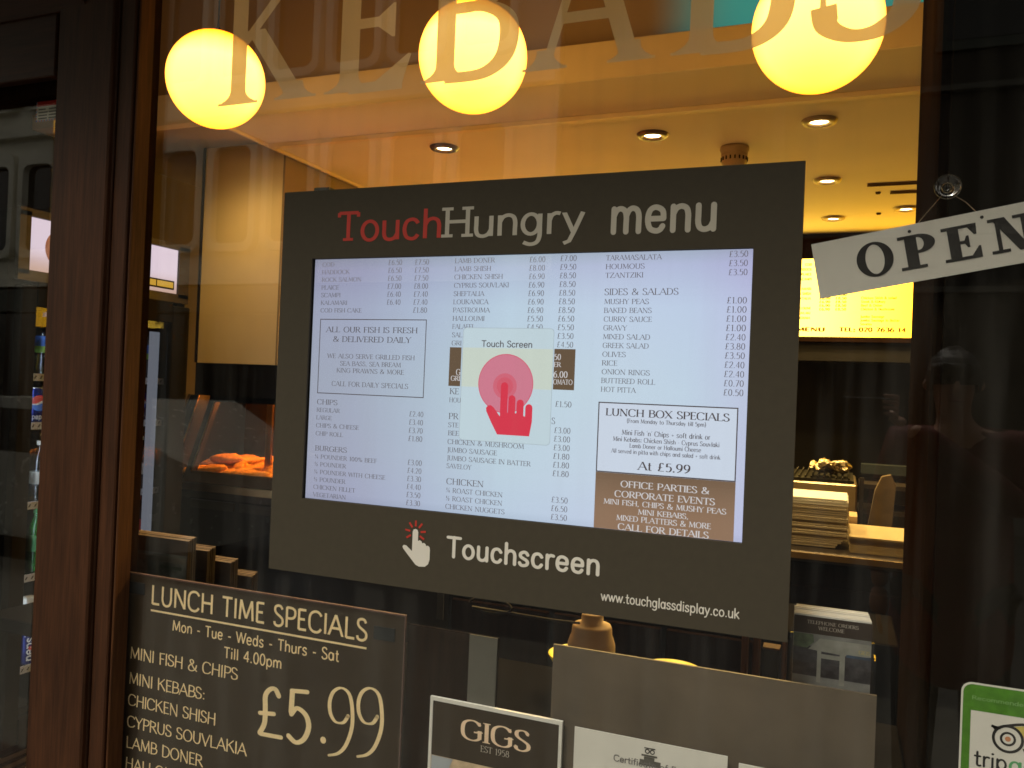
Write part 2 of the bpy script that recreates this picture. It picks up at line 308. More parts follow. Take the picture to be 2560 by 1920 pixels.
# ------------------------------------------------------------------ lettering: drawn skeletons, several pens
# l = line strokes, c = smooth curve, t = thin line, k = thick line, o = closed ellipse x,y,rx,ry ; s = foot/head serif x,y,half-width (up: y<.5 sits on base)
G = {
'A': (.74, 't 0,0 .36,1;k .36,1 .74,0;t .13,.35 .61,.35;s 0,0,.11;s .74,0,.13'),
'B': (.60, 'k .09,0 .09,1;c .09,.98 .36,.97 .50,.86 .50,.66 .37,.54 .09,.53;c .09,.53 .40,.52 .58,.40 .57,.16 .40,.03 .09,.02;s .03,0,.07;s .03,1,.07'),
'C': (.74, 'c .70,.80 .60,.93 .44,1 .24,.96 .09,.80 .05,.50 .09,.20 .24,.04 .44,0 .60,.06 .70,.19;v .70,.86,.09'),
'D': (.74, 'k .09,0 .09,1;c .09,.98 .36,.97 .60,.83 .69,.50 .60,.17 .36,.03 .09,.02;s .03,0,.07;s .03,1,.07'),
'E': (.52, 'k .09,0 .09,1;t .09,.98 .48,.98;t .09,.52 .42,.52;t .09,.02 .51,.02;s .03,0,.07;s .03,1,.07;v .48,.91,.08;v .42,.52,.07;v .52,.10,.09'),
'F': (.50, 'k .09,0 .09,1;t .09,.98 .48,.98;t .09,.50 .42,.50;s .09,0,.12;s .03,1,.07;v .48,.91,.08;v .42,.50,.07'),
'G': (.78, 'c .70,.80 .60,.93 .44,1 .24,.96 .09,.80 .05,.50 .09,.20 .24,.04 .44,0 .60,.05 .70,.15;k .70,.12 .70,.45;s .70,.45,.10;v .70,.86,.09;t .48,.43 .70,.43'),
'H': (.74, 'k .09,0 .09,1;k .65,0 .65,1;t .09,.52 .65,.52;s .09,0,.12;s .09,1,.12;s .65,0,.12;s .65,1,.12'),
'I': (.18, 'k .09,0 .09,1;s .09,0,.12;s .09,1,.12'),
'J': (.30, 'c .20,1 .20,.6 .20,.1 .15,-.12 0,-.22;s .20,1,.12'),
'K': (.70, 'k .09,0 .09,1;t .60,1 .12,.48;k .25,.60 .68,0;s .09,0,.12;s .09,1,.12;s .66,0,.11;s .60,1,.11'),
'L': (.54, 'k .09,0 .09,1;t .09,.02 .53,.02;s .03,0,.07;s .09,1,.12;v .54,.10,.09'),
'M': (.90, 't .07,0 .13,1;k .13,1 .45,.08;t .45,.08 .77,1;k .77,1 .84,0;s .07,0,.10;s .84,0,.12;s .11,1,.08;s .79,1,.08'),
'N': (.78, 't .09,0 .09,1;k .09,1 .69,0;t .69,0 .69,1;s .09,0,.11;s .06,1,.09;s .69,1,.11'),
'O': (.84, 'o .42,.5,.37,.5'),
'P': (.58, 'k .09,0 .09,1;c .09,.98 .38,.97 .54,.86 .54,.60 .38,.47 .09,.46;s .09,0,.12;s .03,1,.07'),
'Q': (.84, 'o .42,.5,.37,.5;k .48,.06 .80,-.20'),
'R': (.66, 'k .09,0 .09,1;c .09,.98 .36,.97 .51,.86 .51,.63 .36,.51 .09,.50;k .30,.50 .66,0;s .09,0,.12;s .03,1,.07;s .66,0,.09'),
'S': (.54, 'c .47,.83 .38,.97 .23,1 .08,.92 .06,.74 .16,.60 .36,.47 .49,.34 .49,.14 .36,.02 .20,0 .07,.07 .04,.20;v .47,.86,.08;v .04,.16,.08'),
'T': (.62, 'k .31,0 .31,1;t .01,.98 .61,.98;s .31,0,.12;v .01,.91,.08;v .61,.91,.08'),
'U': (.72, 'c .09,1 .09,.6 .09,.30 .18,.07 .36,0 .54,.07 .63,.30 .63,.6 .63,1;s .09,1,.12;s .63,1,.10'),
'V': (.70, 'k 0,1 .35,0;t .35,0 .70,1;s .01,1,.12;s .69,1,.10'),
'W': (1.0, 'k 0,1 .27,0;t .27,0 .50,1;k .50,1 .75,0;t .75,0 1.0,1;s .01,1,.11;s 1.0,1,.09'),
'X': (.66, 'k 0,1 .66,0;t .03,0 .62,1;s .02,1,.10;s .64,0,.10;s .03,0,.09;s .62,1,.09'),
'Y': (.64, 'k 0,1 .32,.5;t .32,.5 .64,1;k .32,.5 .32,0;s .32,0,.12;s .01,1,.11;s .63,1,.09'),
'Z': (.60, 't .04,.98 .56,.98;k .57,1 .03,0;t .03,.02 .58,.02;v .04,.92,.07;v .58,.09,.08'),
'0': (.56, 'o .28,.5,.23,.5'), '1': (.34, 'k .20,0 .20,1;t .20,1 .05,.86;s .20,0,.13'),
'2': (.54, 'c .06,.78 .14,.95 .29,1 .45,.92 .47,.72 .36,.48 .04,.03;t .04,.02 .52,.02'),
'3': (.52, 'c .07,.88 .20,1 .38,.96 .45,.80 .38,.60 .20,.54;c .20,.54 .40,.50 .49,.32 .42,.08 .24,0 .05,.08'),
'4': (.58, 't .42,1 .03,.30;t .03,.30 .57,.30;k .42,0 .42,1'),
'5': (.52, 't .48,.98 .13,.98;l .13,.98 .10,.56;c .10,.56 .26,.63 .43,.56 .49,.34 .40,.08 .22,0 .04,.08'),
'6': (.56, 'c .46,1 .26,.88 .10,.64 .05,.34;o .28,.31,.22,.31'), '7': (.52, 't .03,.98 .51,.98;k .50,.98 .18,0'),
'8': (.54, 'o .27,.76,.18,.24;o .27,.28,.23,.28'), '9': (.56, 'o .28,.69,.22,.31;c .50,.64 .46,.36 .30,.12 .10,0'),
u'\u00a3': (.60, 'c .50,.86 .42,.98 .29,.98 .20,.84 .20,.60 .18,.30 .06,.04;t .06,.03 .56,.03;t .05,.48 .40,.48'),
'\ue001': (1.06, 'r .53,.5,.53,.52 .27,.44'),
'\ue002': (.82, 'p 0,0 .58,0 .58,.09 0,.09;p .15,0 .42,0 .42,1 .15,1;p 0,.91 .46,.91 .46,1 0,1;h .44,.72,.38,.28 .13,.19;p .41,.44 .45,.44 .45,.53 .41,.53'),
'\ue003': (.90, 'p .14,0 .41,0 .41,1 .14,1;p 0,.91 .82,.91 .82,1 0,1;p .76,.68 .82,.68 .84,1 .60,.95;p 0,0 .88,0 .88,.09 0,.09;p .83,.34 .88,.34 .88,0 .62,.05;p .41,.46 .56,.46 .56,.55 .41,.55;p .57,.34 .63,.34 .63,.68 .57,.68 .50,.51'),
'\ue004': (1.02, 'p .16,0 .26,0 .26,1 .16,1;p 0,0 .43,0 .43,.09 0,.09;p 0,.91 .36,.91 .36,1 0,1;p .08,1 .40,1 .90,0 .64,0;p .76,0 .86,0 .86,1 .76,1;p .58,.91 1.02,.91 1.02,1 .58,1'),
'&': (.80, 'c .74,.52 .66,.24 .48,.05 .26,0 .08,.10 .07,.30 .22,.50 .42,.66 .46,.84 .36,.98 .22,.94 .18,.78 .30,.55 .52,.28 .78,0'),
'%': (.84, 'o .20,.76,.15,.22;o .64,.24,.15,.22;t .20,0 .64,1'), '.': (.22, 'd .11,.05'), ',': (.22, 'd .11,.05;t .12,.03 .05,-.16'),
':': (.24, 'd .12,.08;d .12,.55'), '-': (.40, 't .05,.38 .35,.38'), '+': (.56, 't .06,.4 .50,.4;t .28,.18 .28,.62'),
'(': (.28, 'c .24,1.08 .08,.80 .05,.42 .10,.08 .24,-.18'), ')': (.28, 'c .04,1.08 .20,.80 .23,.42 .18,.08 .04,-.18'),
"'": (.18, 't .10,1 .07,.74'), '/': (.5, 't .04,0 .46,1'), ' ': (.34, ''),
'a': (.58, 'o .26,.33,.21,.33;k .49,0 .49,.66'), 'b': (.58, 'k .08,0 .08,1;o .31,.33,.22,.33'),
'c': (.52, 'c .46,.52 .38,.63 .26,.66 .12,.58 .06,.33 .12,.08 .26,0 .38,.03 .46,.14'), 'd': (.58, 'o .26,.33,.21,.33;k .49,0 .49,1'),
'e': (.56, 't .06,.34 .49,.34;c .49,.34 .46,.56 .28,.66 .12,.58 .06,.33 .12,.08 .28,0 .40,.03 .47,.13'),
'f': (.34, 'c .34,.94 .26,1 .17,.92 .15,.75 .15,.4 .15,0;t .02,.64 .31,.64'),
'g': (.58, 'o .26,.34,.21,.32;c .49,.66 .49,.3 .49,-.05 .42,-.25 .25,-.31 .08,-.24'), 'h': (.56, 'k .08,0 .08,1;c .08,.44 .16,.60 .30,.66 .43,.60 .48,.44 .48,.2 .48,0'),
'i': (.20, 'k .10,0 .10,.66;d .10,.93'), 'j': (.20, 'c .12,.66 .12,.2 .12,-.1 .08,-.27 -.05,-.31;d .12,.93'),
'k': (.52, 'k .08,0 .08,1;t .46,.66 .10,.28;k .20,.38 .50,0'), 'l': (.20, 'k .10,0 .10,1'),
'm': (.86, 'k .08,0 .08,.66;c .08,.44 .15,.60 .26,.66 .38,.60 .43,.44 .43,.2 .43,0;c .43,.44 .50,.60 .61,.66 .73,.60 .78,.44 .78,.2 .78,0'),
'n': (.56, 'k .08,0 .08,.66;c .08,.44 .16,.60 .30,.66 .43,.60 .48,.44 .48,.2 .48,0'), 'o': (.58, 'o .29,.33,.23,.33'),
'p': (.58, 'k .08,-.31 .08,.66;o .31,.33,.22,.33'), 'q': (.58, 'k .49,-.31 .49,.66;o .26,.33,.21,.33'),
'r': (.36, 'k .08,0 .08,.66;c .08,.42 .13,.58 .24,.66 .35,.64'), 's': (.46, 'c .40,.54 .32,.65 .20,.66 .08,.58 .08,.44 .20,.35 .33,.28 .40,.18 .36,.05 .22,0 .10,.02 .04,.12'),
't': (.36, 'k .15,.92 .15,.20;c .15,.20 .17,.04 .26,0 .34,.03;t .02,.64 .31,.64'), 'u': (.56, 'c .08,.66 .08,.4 .08,.20 .13,.05 .26,0 .40,.06 .48,.22;k .48,0 .48,.66'),
'v': (.50, 'k .02,.66 .25,0;t .25,0 .48,.66'), 'w': (.78, 'k .02,.66 .22,0;t .22,0 .39,.62;k .39,.62 .56,0;t .56,0 .76,.66'),
'x': (.50, 'k .03,.66 .47,0;t .03,0 .47,.66'), 'y': (.50, 'k .02,.66 .26,.02;t .48,.66 .26,.02 .16,-.24 .02,-.31'), 'z': (.48, 't .04,.64 .44,.64;k .44,.64 .04,.02;t .04,.02 .46,.02'),
u'\u00bc': (.74, 'k .14,.5 .14,1;t .10,0 .62,1;t .60,.48 .42,.14 .70,.14;k .60,0 .60,.48'), u'\u00bd': (.74, 'k .14,.5 .14,1;t .10,0 .62,1;c .44,.40 .54,.48 .64,.40 .60,.24 .44,.02;t .44,.02 .70,.02'),
}
# styles: thick, thin, serif?, round caps?, serif thickness, bracket, slant, letter gap
STY = {
'trajan': dict(k=.115, t=.050, serif=1, rnd=0, st=.030, br=.05, gap=.10),
'trajanb': dict(k=.150, t=.065, serif=1, rnd=0, st=.040, br=.05, gap=.09),
'vinyl': dict(k=.150, t=.078, serif=1, rnd=0, st=.020, br=.12, gap=.16),
'lbx': dict(k=.30, t=.17, serif=0, rnd=0, st=.04, br=0, gap=.16),
'slab': dict(k=.115, t=.115, serif=2, rnd=0, st=.10, br=0, gap=.07),
'claren': dict(k=.235, t=.085, serif=3, rnd=0, st=.075, br=.05, gap=.10),
'round': dict(k=.155, t=.155, serif=0, rnd=1, gap=.11),
'roundthin': dict(k=.13, t=.13, serif=0, rnd=1, gap=.08),
'goth': dict(k=.125, t=.125, serif=0, rnd=0, gap=.10),
'hand': dict(k=.115, t=.085, serif=0, rnd=1, gap=.07, wob=1),
}
def spline(P, n=4):
    out = []
    for i in range(len(P) - 1):
        p0 = P[max(i - 1, 0)]; p1 = P[i]; p2 = P[i + 1]; p3 = P[min(i + 2, len(P) - 1)]
        for j in range(n):
            t = j / n; t2 = t * t; t3 = t2 * t
            out.append(tuple(.5 * (2 * p1[a] + (p2[a] - p0[a]) * t + (2 * p0[a] - 5 * p1[a] + 4 * p2[a] - p3[a]) * t2 + (3 * p1[a] - p0[a] - 3 * p2[a] + p3[a]) * t3) for a in (0, 1)))
    out.append(P[-1]); return out
def ribbon(P, wf, closed=False, rnd=0):
    """polyline -> convex quads with per-segment width; wf(dx,dy) gives the full width"""
    polys = []; n = len(P); nor = []
    for i in range(n):
        a = P[(i - 1) % n] if closed else P[max(i - 1, 0)]; b = P[(i + 1) % n] if closed else P[min(i + 1, n - 1)]
        dx, dy = b[0] - a[0], b[1] - a[1]; L = math.hypot(dx, dy) or 1; dx /= L; dy /= L
        w = wf(dx, dy) / 2; nor.append((-dy * w, dx * w, w))
    for i in range(n if closed else n - 1):
        j = (i + 1) % n; p, q = P[i], P[j]; u, v = nor[i], nor[j]
        polys.append([(p[0] + u[0], p[1] + u[1]), (p[0] - u[0], p[1] - u[1]), (q[0] - v[0], q[1] - v[1]), (q[0] + v[0], q[1] + v[1])])
    if rnd and not closed:
        for p, u in ((P[0], nor[0]), (P[-1], nor[-1])):
            polys.append([(p[0] + u[2] * math.cos(t * math.pi / 5), p[1] + u[2] * math.sin(t * math.pi / 5)) for t in range(10)])
    return polys
_gc = {}
def glyph(ch, sty, seg=4):
    key = (ch, sty, seg)
    if key in _gc: return _gc[key]
    st = STY[sty]; wd, d = G.get(ch, G[' ']); polys = []
    K, T = st['k'], st['t']; rnd = st['rnd']
    def cw(dx, dy): return T + (K - T) * abs(dy) ** 1.6
    rg = random.Random(ord(ch))
    for part in filter(None, d.split(';')):
        op, *a = part.split(' '); P = [tuple(float(q) for q in x.split(',')) for x in a]
        if st.get('wob') and op in 'lctk': P = [(x + rg.uniform(-.02, .02), y + rg.uniform(-.03, .03)) for x, y in P]
        if op == 'p': polys.append([(q[0], q[1]) for q in P])
        elif op in 'rh':
            cx_, cy_, ax, ay = [float(q) for q in a[0].split(',')]; ix, iy = P[1]
            t0, t1, nn = (0, 2 * math.pi, 40) if op == 'r' else (-math.pi / 2, math.pi / 2, 18)
            for q in range(nn):
                u, v = t0 + (t1 - t0) * q / nn, t0 + (t1 - t0) * (q + 1) / nn
                polys.append([(cx_ + ix * math.cos(u), cy_ + iy * math.sin(u)), (cx_ + ax * math.cos(u), cy_ + ay * math.sin(u)), (cx_ + ax * math.cos(v), cy_ + ay * math.sin(v)), (cx_ + ix * math.cos(v), cy_ + iy * math.sin(v))])
        elif op == 'c': polys += ribbon(spline(P, seg), cw, rnd=rnd)
        elif op == 'l': polys += ribbon(P, cw, rnd=rnd)
        elif op in 'kt':
            w = K if op == 'k' else T
            if len(P) == 2 and not rnd and abs(P[0][1] - P[1][1]) > .35 * abs(P[0][0] - P[1][0]):
                (xa, ya), (xb, yb) = P; q = w / 2 * math.hypot(xa - xb, ya - yb) / abs(ya - yb)
                polys.append([(xa - q, ya), (xb - q, yb), (xb + q, yb), (xa + q, ya)][::(1 if ya > yb else -1)])
            else: polys += ribbon(P, lambda a_, b_: w, rnd=rnd)
        elif op == 'o':
            x, y, rx, ry = P[0][0], P[0][1], P[0][2], P[0][3]
            n = seg * 6; polys += ribbon([(x + rx * math.cos(2 * math.pi * i / n), y + ry * math.sin(2 * math.pi * i / n)) for i in range(n)], cw, closed=True)
        elif op == 'd':
            r = max(K * .62, .055); polys.append([(P[0][0] + r * math.cos(t * math.pi / 4), P[0][1] + r * math.sin(t * math.pi / 4)) for t in range(8)])
        elif op in 'sv' and st['serif']:
            x, y, h = P[0]; th = st['st']; br = st['br']
            if op == 's':
                if st['serif'] == 2: h = h * 1.15
                if sty == 'vinyl':
                    if abs(x - .03) < .001: x = .09
                    h = .18
                if st['serif'] == 3: h = h * 1.35
                sg = 1 if y < .5 else -1
                y0 = 0 if y < .3 else (1 if y > .9 else y)
                polys.append([(x - h - .02, y0), (x + h + .02, y0), (x + h + .02, y0 + sg * th), (x - h - .02, y0 + sg * th)][::sg])
                if sty == 'vinyl':
                    for q in range(5):
                        u0, u1 = q / 5, (q + 1) / 5; w0, w1 = K * .5 + (h * .95 - K * .5) * (1 - u0) ** 3, K * .5 + (h * .95 - K * .5) * (1 - u1) ** 3
                        polys.append([(x - w0, y0 + sg * (th + br * u0)), (x + w0, y0 + sg * (th + br * u0)), (x + w1, y0 + sg * (th + br * u1)), (x - w1, y0 + sg * (th + br * u1))])
                elif br and K * .5 < h:
                    polys.append([(x - h * .8, y0 + sg * th * .9), (x + h * .8, y0 + sg * th * .9), (x + K * .45, y0 + sg * (th + br)), (x - K * .45, y0 + sg * (th + br))][::sg])
            elif sty == 'vinyl':
                sv = 1 if x > .2 else -1
                if ch == 'S': polys.append([(x - .03 * sv, y - .10), (x + .02 * sv, y - .10), (x + .02 * sv, y + .10), (x - .01 * sv, y + .10)])
                elif y < .2: polys.append([(x - .30, 0), (x - .02, 0), (x + .05, .24), (x + .03, .25), (x - .06, .10), (x - .18, .045)])
                elif y > .8: polys.append([(x - .30, 1), (x - .02, 1), (x + .02, .79), (x, .78), (x - .06, .91), (x - .18, .955)])
                else: polys.append([(x - .16, y), (x - .03, y + .06), (x, y + .13), (x + .02, y + .13), (x + .02, y - .13), (x, y - .13), (x - .03, y - .06)])
            elif st['serif'] in (1, 3):
                w = T * (.9 if st['serif'] == 1 else 1.5)
                polys.append([(x - w / 2 - .01, y - h), (x + w / 2, y - h), (x + w / 2, y + h), (x - w / 2 - .01, y + h)])
            else:
                polys.append([(x - .05, y - h * .9), (x + .05, y - h * .9), (x + .05, y + h), (x - .05, y + h)])
    V = []; F = []; tris = []
    for p in polys:
        for i in range(1, len(p) - 1):
            a_, b_, c_ = p[0], p[i], p[i + 1]; ar = (b_[0] - a_[0]) * (c_[1] - a_[1]) - (b_[1] - a_[1]) * (c_[0] - a_[0])
            if abs(ar) > 1e-6: tris.append([a_, b_, c_] if ar > 0 else [a_, c_, b_])
    for p in tris:
        b = len(V); V += [Vector((q[0], q[1])) for q in p]; F.append(list(range(b, b + len(p))))
    tv = []; tf = []
    if V:
        r = delaunay_2d_cdt(V, [], F, 0, 1e-5)
        tv = [tuple(v) for v in r[0]]
        BB = [(min(q[0] for q in p), max(q[0] for q in p), min(q[1] for q in p), max(q[1] for q in p), p) for p in tris]
        for f in r[2]:
            cx = sum(tv[i][0] for i in f) / len(f); cy_ = sum(tv[i][1] for i in f) / len(f)
            for a0, a1, b0, b1, p in BB:
                if a0 <= cx <= a1 and b0 <= cy_ <= b1 and all((p[(i + 1) % 3][0] - p[i][0]) * (cy_ - p[i][1]) - (p[(i + 1) % 3][1] - p[i][1]) * (cx - p[i][0]) >= 0 for i in range(3)):
                    tf.append(tuple(f)); break
    _gc[key] = (wd, tv, tf); return _gc[key]
def text_width(s, sty):
    g = STY[sty]['gap']; return sum(glyph(c, sty)[0] + g for c in s) - g
def text(mb, s, x, z, h, sty='trajan', y=0.0, w=None, align='l', m=None, rot=0, origin=None, basis=None, seg=4, shear=0):
    """write s with cap height h; x,z baseline start on the plane y; w fits the total width"""
    g = STY[sty]['gap']; tw = text_width(s, sty) * h; sx = (w / tw if w else 1.0)
    W_ = tw * sx
    if align == 'c': x0 = -W_ / 2
    elif align == 'r': x0 = -W_
    else: x0 = 0
    k = mb.mi(m) if m else 0
    cr, sr = math.cos(rot), math.sin(rot); cx = x0
    for ch in s:
        wd, tv, tf = glyph(ch, sty, seg); b = len(mb.v)
        for (u, v) in tv:
            uu = cx + (u + shear * v) * h * sx; vv = v * h
            px, pz = uu * cr - vv * sr, uu * sr + vv * cr
            if basis: o_, r_, u_ = basis; p = o_ + r_ * (x + px) + u_ * (z + pz); mb.v.append(tuple(p))
            else: mb.v.append((x + px, y, z + pz))
        for f in tf: mb.f.append(tuple(b + i for i in f)); mb.m.append(k)
        cx += (wd + g) * h * sx
def rect(mb, x0, x1, z0, z1, y, m=None): mb.face([(x0, y, z0), (x1, y, z0), (x1, y, z1), (x0, y, z1)], m)
def outline(mb, x0, x1, z0, z1, t, y, m=None):
    rect(mb, x0, x1, z1 - t, z1, y, m); rect(mb, x0, x1, z0, z0 + t, y, m); rect(mb, x0, x0 + t, z0 + t, z1 - t, y, m); rect(mb, x1 - t, x1, z0 + t, z1 - t, y, m)
def disc(mb, x, z, r, y, m=None, n=32, rz=None):
    rz = rz or r; mb.face([(x + r * math.cos(2 * math.pi * i / n), y, z + rz * math.sin(2 * math.pi * i / n)) for i in range(n)], m)
def ring(mb, x, z, r0, r1, y, m=None, n=32):
    for i in range(n):
        a, b = 2 * math.pi * i / n, 2 * math.pi * (i + 1) / n
        mb.face([(x + r0 * math.cos(a), y, z + r0 * math.sin(a)), (x + r1 * math.cos(a), y, z + r1 * math.sin(a)), (x + r1 * math.cos(b), y, z + r1 * math.sin(b)), (x + r0 * math.cos(b), y, z + r0 * math.sin(b))], m)

# ------------------------------------------------------------------ the street outside (seen mirrored in the window)
ZG = -0.02
tag(bx('road', M['asphalt'], -40, 30, -10.2, -3.2, -.30, -.14), kind='structure')
tag(bx('ground', M['asphalt'], -60, 60, -60, 40, -.6, -.31), kind='structure')
pv = MB(); pv.box(-40, 30, -3.0, -.12, -.30, -.03); tag(pv.build('pavement', M['slab']), kind='structure')
tag(bx('kerb', M['slab'], -40, 30, -3.2, -3.0, -.30, -.028), kind='structure')
tag(bx('far_pavement', M['slab'], -40, 30, -13, -10.2, -.30, -.03), kind='structure')

# pale precast office building opposite
pb = thing('office_building', 'pale precast office building with rounded corner windows across the street', 'building', (-18, -13, 0))
w_ = MB()
w_.box(-34, -4.5, -20, -13.0, 3.6, 17.5)
for z in (3.55, 7.25, 10.9): w_.box(-34, -4.5, -13.0, -12.78, z, z + .22)
w_.build('wall', M['stone'], pb)
def rrect(x0, x1, z0, z1, r, n=5):
    out = []
    for cx, cz, a0 in ((x1 - r, z0 + r, -90), (x1 - r, z1 - r, 0), (x0 + r, z1 - r, 90), (x0 + r, z0 + r, 180)):
        for i in range(n + 1):
            t = R(a0 + 90 * i / n); out.append((cx + r * math.cos(t), cz + r * math.sin(t)))
    return out
def ofwin():
    b = MB(); o_ = rrect(-.66, .66, -.18, 2.45, .30); i_ = rrect(-.5, .5, 0, 2.1, .2); n = len(o_); y0, y1 = -12.995, -12.80
    for k in range(n):
        a, c = o_[k], o_[(k + 1) % n]; d, e = i_[k], i_[(k + 1) % n]
        b.face([(d[0], y1, d[1]), (a[0], y1, a[1]), (c[0], y1, c[1]), (e[0], y1, e[1])])
        b.face([(a[0], y0, a[1]), (c[0], y0, c[1]), (c[0], y1, c[1]), (a[0], y1, a[1])])
        b.face([(d[0], y1, d[1]), (e[0], y1, e[1]), (e[0], y0, e[1]), (d[0], y0, d[1])])
    s = b.build('window', M['stone'], pb)
    g = MB(); g.face([(p[0], -12.97, p[1]) for p in i_]); g.box(-.5, .5, -12.968, -12.94, 1.02, 1.07)
    g.build('pane', M['winglass'], s); return s
w0 = ofwin(); first = True
for rz in (4.45, 8.1, 11.75):
    for i in range(19):
        x = -32.6 + i * 1.48
        o = w0 if first else copy_tree(w0, pb); first = False; o.location = (x, 0, rz)
bl = MB()
bl.box(-34, -4.5, -20, -13.1, -.03, 3.55)
bl.build('ground_floor', M['stoned'], pb)
bl = MB()
for i in range(7): bl.box(-33.6 + i * 4.2, -30.0 + i * 4.2, -13.09, -13.02, .5, 2.9)
bl.build('shop_window', M['winglass'], pb)
bx('fascia', M['fascia'], -34, -4.5, -13.1, -12.85, 2.95, 3.5, pb)
rehome(pb)
# darker building opposite, further right
db = thing('brick_building', 'dark brick building with pale string courses across the street', 'building', (4, -13, 0))
b = MB(); b.box(-4.4, 22, -20, -13.0, -.03, 15); b.build('wall', M['stoned'], db)
for k, z in enumerate((3.3, 4.2, 6.45, 10.2)): bx('string_course', M['slab'], -4.4, 22, -12.99, -12.86, z, z + .09, db)
for i in range(8):
    f = bx('window', M['fascia'], -3.4 + i * 2.6, -1.8 + i * 2.6, -12.99, -12.93, 7.1, 9.4, db)
    bx('pane', M['winglass'], -3.25 + i * 2.6, -1.95 + i * 2.6, -12.92, -12.915, 7.25, 9.25, f)
for i in range(5): bx('drainpipe', M['slab'], -.6 + i * 4.4, -.42 + i * 4.4, -12.85, -12.70, 0, 14, db)
rehome(db)
# parked silver car on the near side of the road
car = thing('parked_car', 'silver estate car parked by the kerb, mirrored in the shop window', 'car', (-6.2, -4.3, -.14))
prof = [(-2.2, .25), (-2.25, .62), (-1.95, .82), (-1.35, .90), (-.75, 1.38), (1.2, 1.42), (2.0, 1.0), (2.2, .95), (2.25, .3), (1.75, .22), (-1.8, .22)]
b = MB(); b.prism([(x - 6.2, z - .14) for x, z in prof], -5.1, -3.45, 'y'); b.build('body', M['carpaint'], car)
for a, c in ((-1.15, -.25), (-.18, .72), (.80, 1.62)):
    b = MB(); b.prism([(a - 6.2, .80), (c - 6.2, .80), (c - 6.25 - (.12 if c > 1.5 else 0), 1.17), (a - 6.2 + (.40 if a < -1 else .04), 1.17)], -3.449, -3.435, 'y'); b.build('side_window', M['winglass'], car)
for x in (-1.4, 1.35):
    b = MB(); b.lathe([(.0, -.1), (.31, -.1), (.33, -.05), (.33, .09), (.2, .1), (0, .08)], (x - 6.2, -3.53, .19), 20, None, 'y'); wv = b.build('wheel', M['rubber'], car)
    b = MB(); b.lathe([(.0, .115), (.19, .115), (.21, .10)], (x - 6.2, -3.53, .19), 16, None, 'y'); b.build('rim', M['tin'], wv)
rehome(car)

# ------------------------------------------------------------------ shop front joinery
jf = thing('shopfront_post', 'reddish mahogany shopfront post between the narrow left pane and the main window', 'post', (-1.2, -.04, 0))
def strip(name, m, x0, x1, y0, y1, par=jf, z0=-.02, z1=3.1, bev=.003): return bx(name, m, x0, x1, y0, y1, z0, z1, par, bev)
# x of each strip as measured on the window plane, placed at its real depth
def X0(x, y): return .637 + (x - .637) * (1.549 + y) / 1.549
strip('face_board', M['mahog'], X0(-1.297, -.055), X0(-1.105, -.055), -.055, .05, bev=.004)
strip('groove_backing', M['walnut'], X0(-1.105, -.055) + .0005, X0(-1.03, -.03), -.030, .05, bev=0)
b = MB(); b.lathe([(.007, -.02), (.007, 3.1)], (X0(-1.0975, -.045), -.036, 0), 14); b.build('bead', M['mahog'], jf)
b = MB(); b.lathe([(.005, -.02), (.005, 3.1)], (X0(-1.083, -.045), -.034, 0), 12); b.build('bead', M['mahog'], jf)
strip('inner_board', M['mahog'], X0(-1.077, -.045), -.9830, -.045, .0050, bev=.003)
strip('glazing_stop', M['walnut'], -.9825, -.9792, -.030, .0050, bev=0)
strip('warm_reveal_strip', M['jamb'], -.9788, -.9725, -.040, .0052, bev=.002)  # lighter wood colour stands in for warm light on the reveal
strip('inside_jamb', M['jamb'], -1.090, -1.056, .0112, .085, bev=.004)
rehome(jf)
rl = thing('transom_rail', 'dark mahogany transom rail with moulding above the narrow left pane', 'rail', (-1.9, -.05, 2.3))
b = MB(); b.box(-2.8, X0(-1.297, -.04) - .001, -.045, .05, 2.243, 2.42, None, .003); b.build('rail_board', M['mahog_h'], rl)
b = MB(); b.box(-2.8, X0(-1.297, -.02) - .001, -.020, .05, 2.205, 2.242); b.build('glazing_bead', M['walnut'], rl)
b = MB(); b.prism([(-.0451, 2.40), (-.052, 2.40), (-.085, 2.44), (-.088, 2.455), (-.11, 2.47), (-.11, 2.60), (-.0451, 2.60)], -2.8, -1.14, 'x'); b.build('moulding', M['mahog_h'], rl)
rehome(rl)
tag(bx('head_beam', M['mahog_h'], -.98, 1.8, -.06, .05, 2.62, 3.1, None, .004), 'mahogany head beam running above the main window glass', 'beam')
tag(bx('window_sill', M['mahog_h'], -2.8, 2.2, -.14, .0, .30, .42, None, .006), 'mahogany outer sill under the shop window', 'sill')
tag(bx('stall_riser', M['walnut'], -2.8, 2.2, -.10, .05, -.03, .299), 'dark panelled stall riser below the window sill', 'wall')
pn = bx('window_pane', M['glass'], -1.055, 2.1, .0056, .0106, .42, 2.62); tag(pn, 'large clear shop window pane reflecting the street', 'window')
pn2 = bx('side_pane', M['glass'], -2.7, X0(-1.30, .005), .0056, .0106, .42, 2.235); tag(pn2, 'narrow left window pane with the drinks fridge behind it', 'window')
tag(bx('wall_right', M['walnut'], 2.101, 2.6, -.1, .6, -.03, 3.1), kind='structure')
tag(bx('wall_left_front', M['mahog_h'], -3.2, -2.701, -.1, .05, -.03, 3.1), kind='structure')
tag(bx('upper_front', M['mahog_h'], -3.2, 2.6, -.12, .05, 3.101, 5.0), kind='structure')
tag(bx('awning', M['fascia'], -3.2, 2.6, -.62, -.121, 2.86, 2.93), 'dark awning board above the shop window', 'awning')
tag(bx('upper_storey', M['stoned'], -6, 6, .051, 6, 3.101, 6.0), kind='structure')

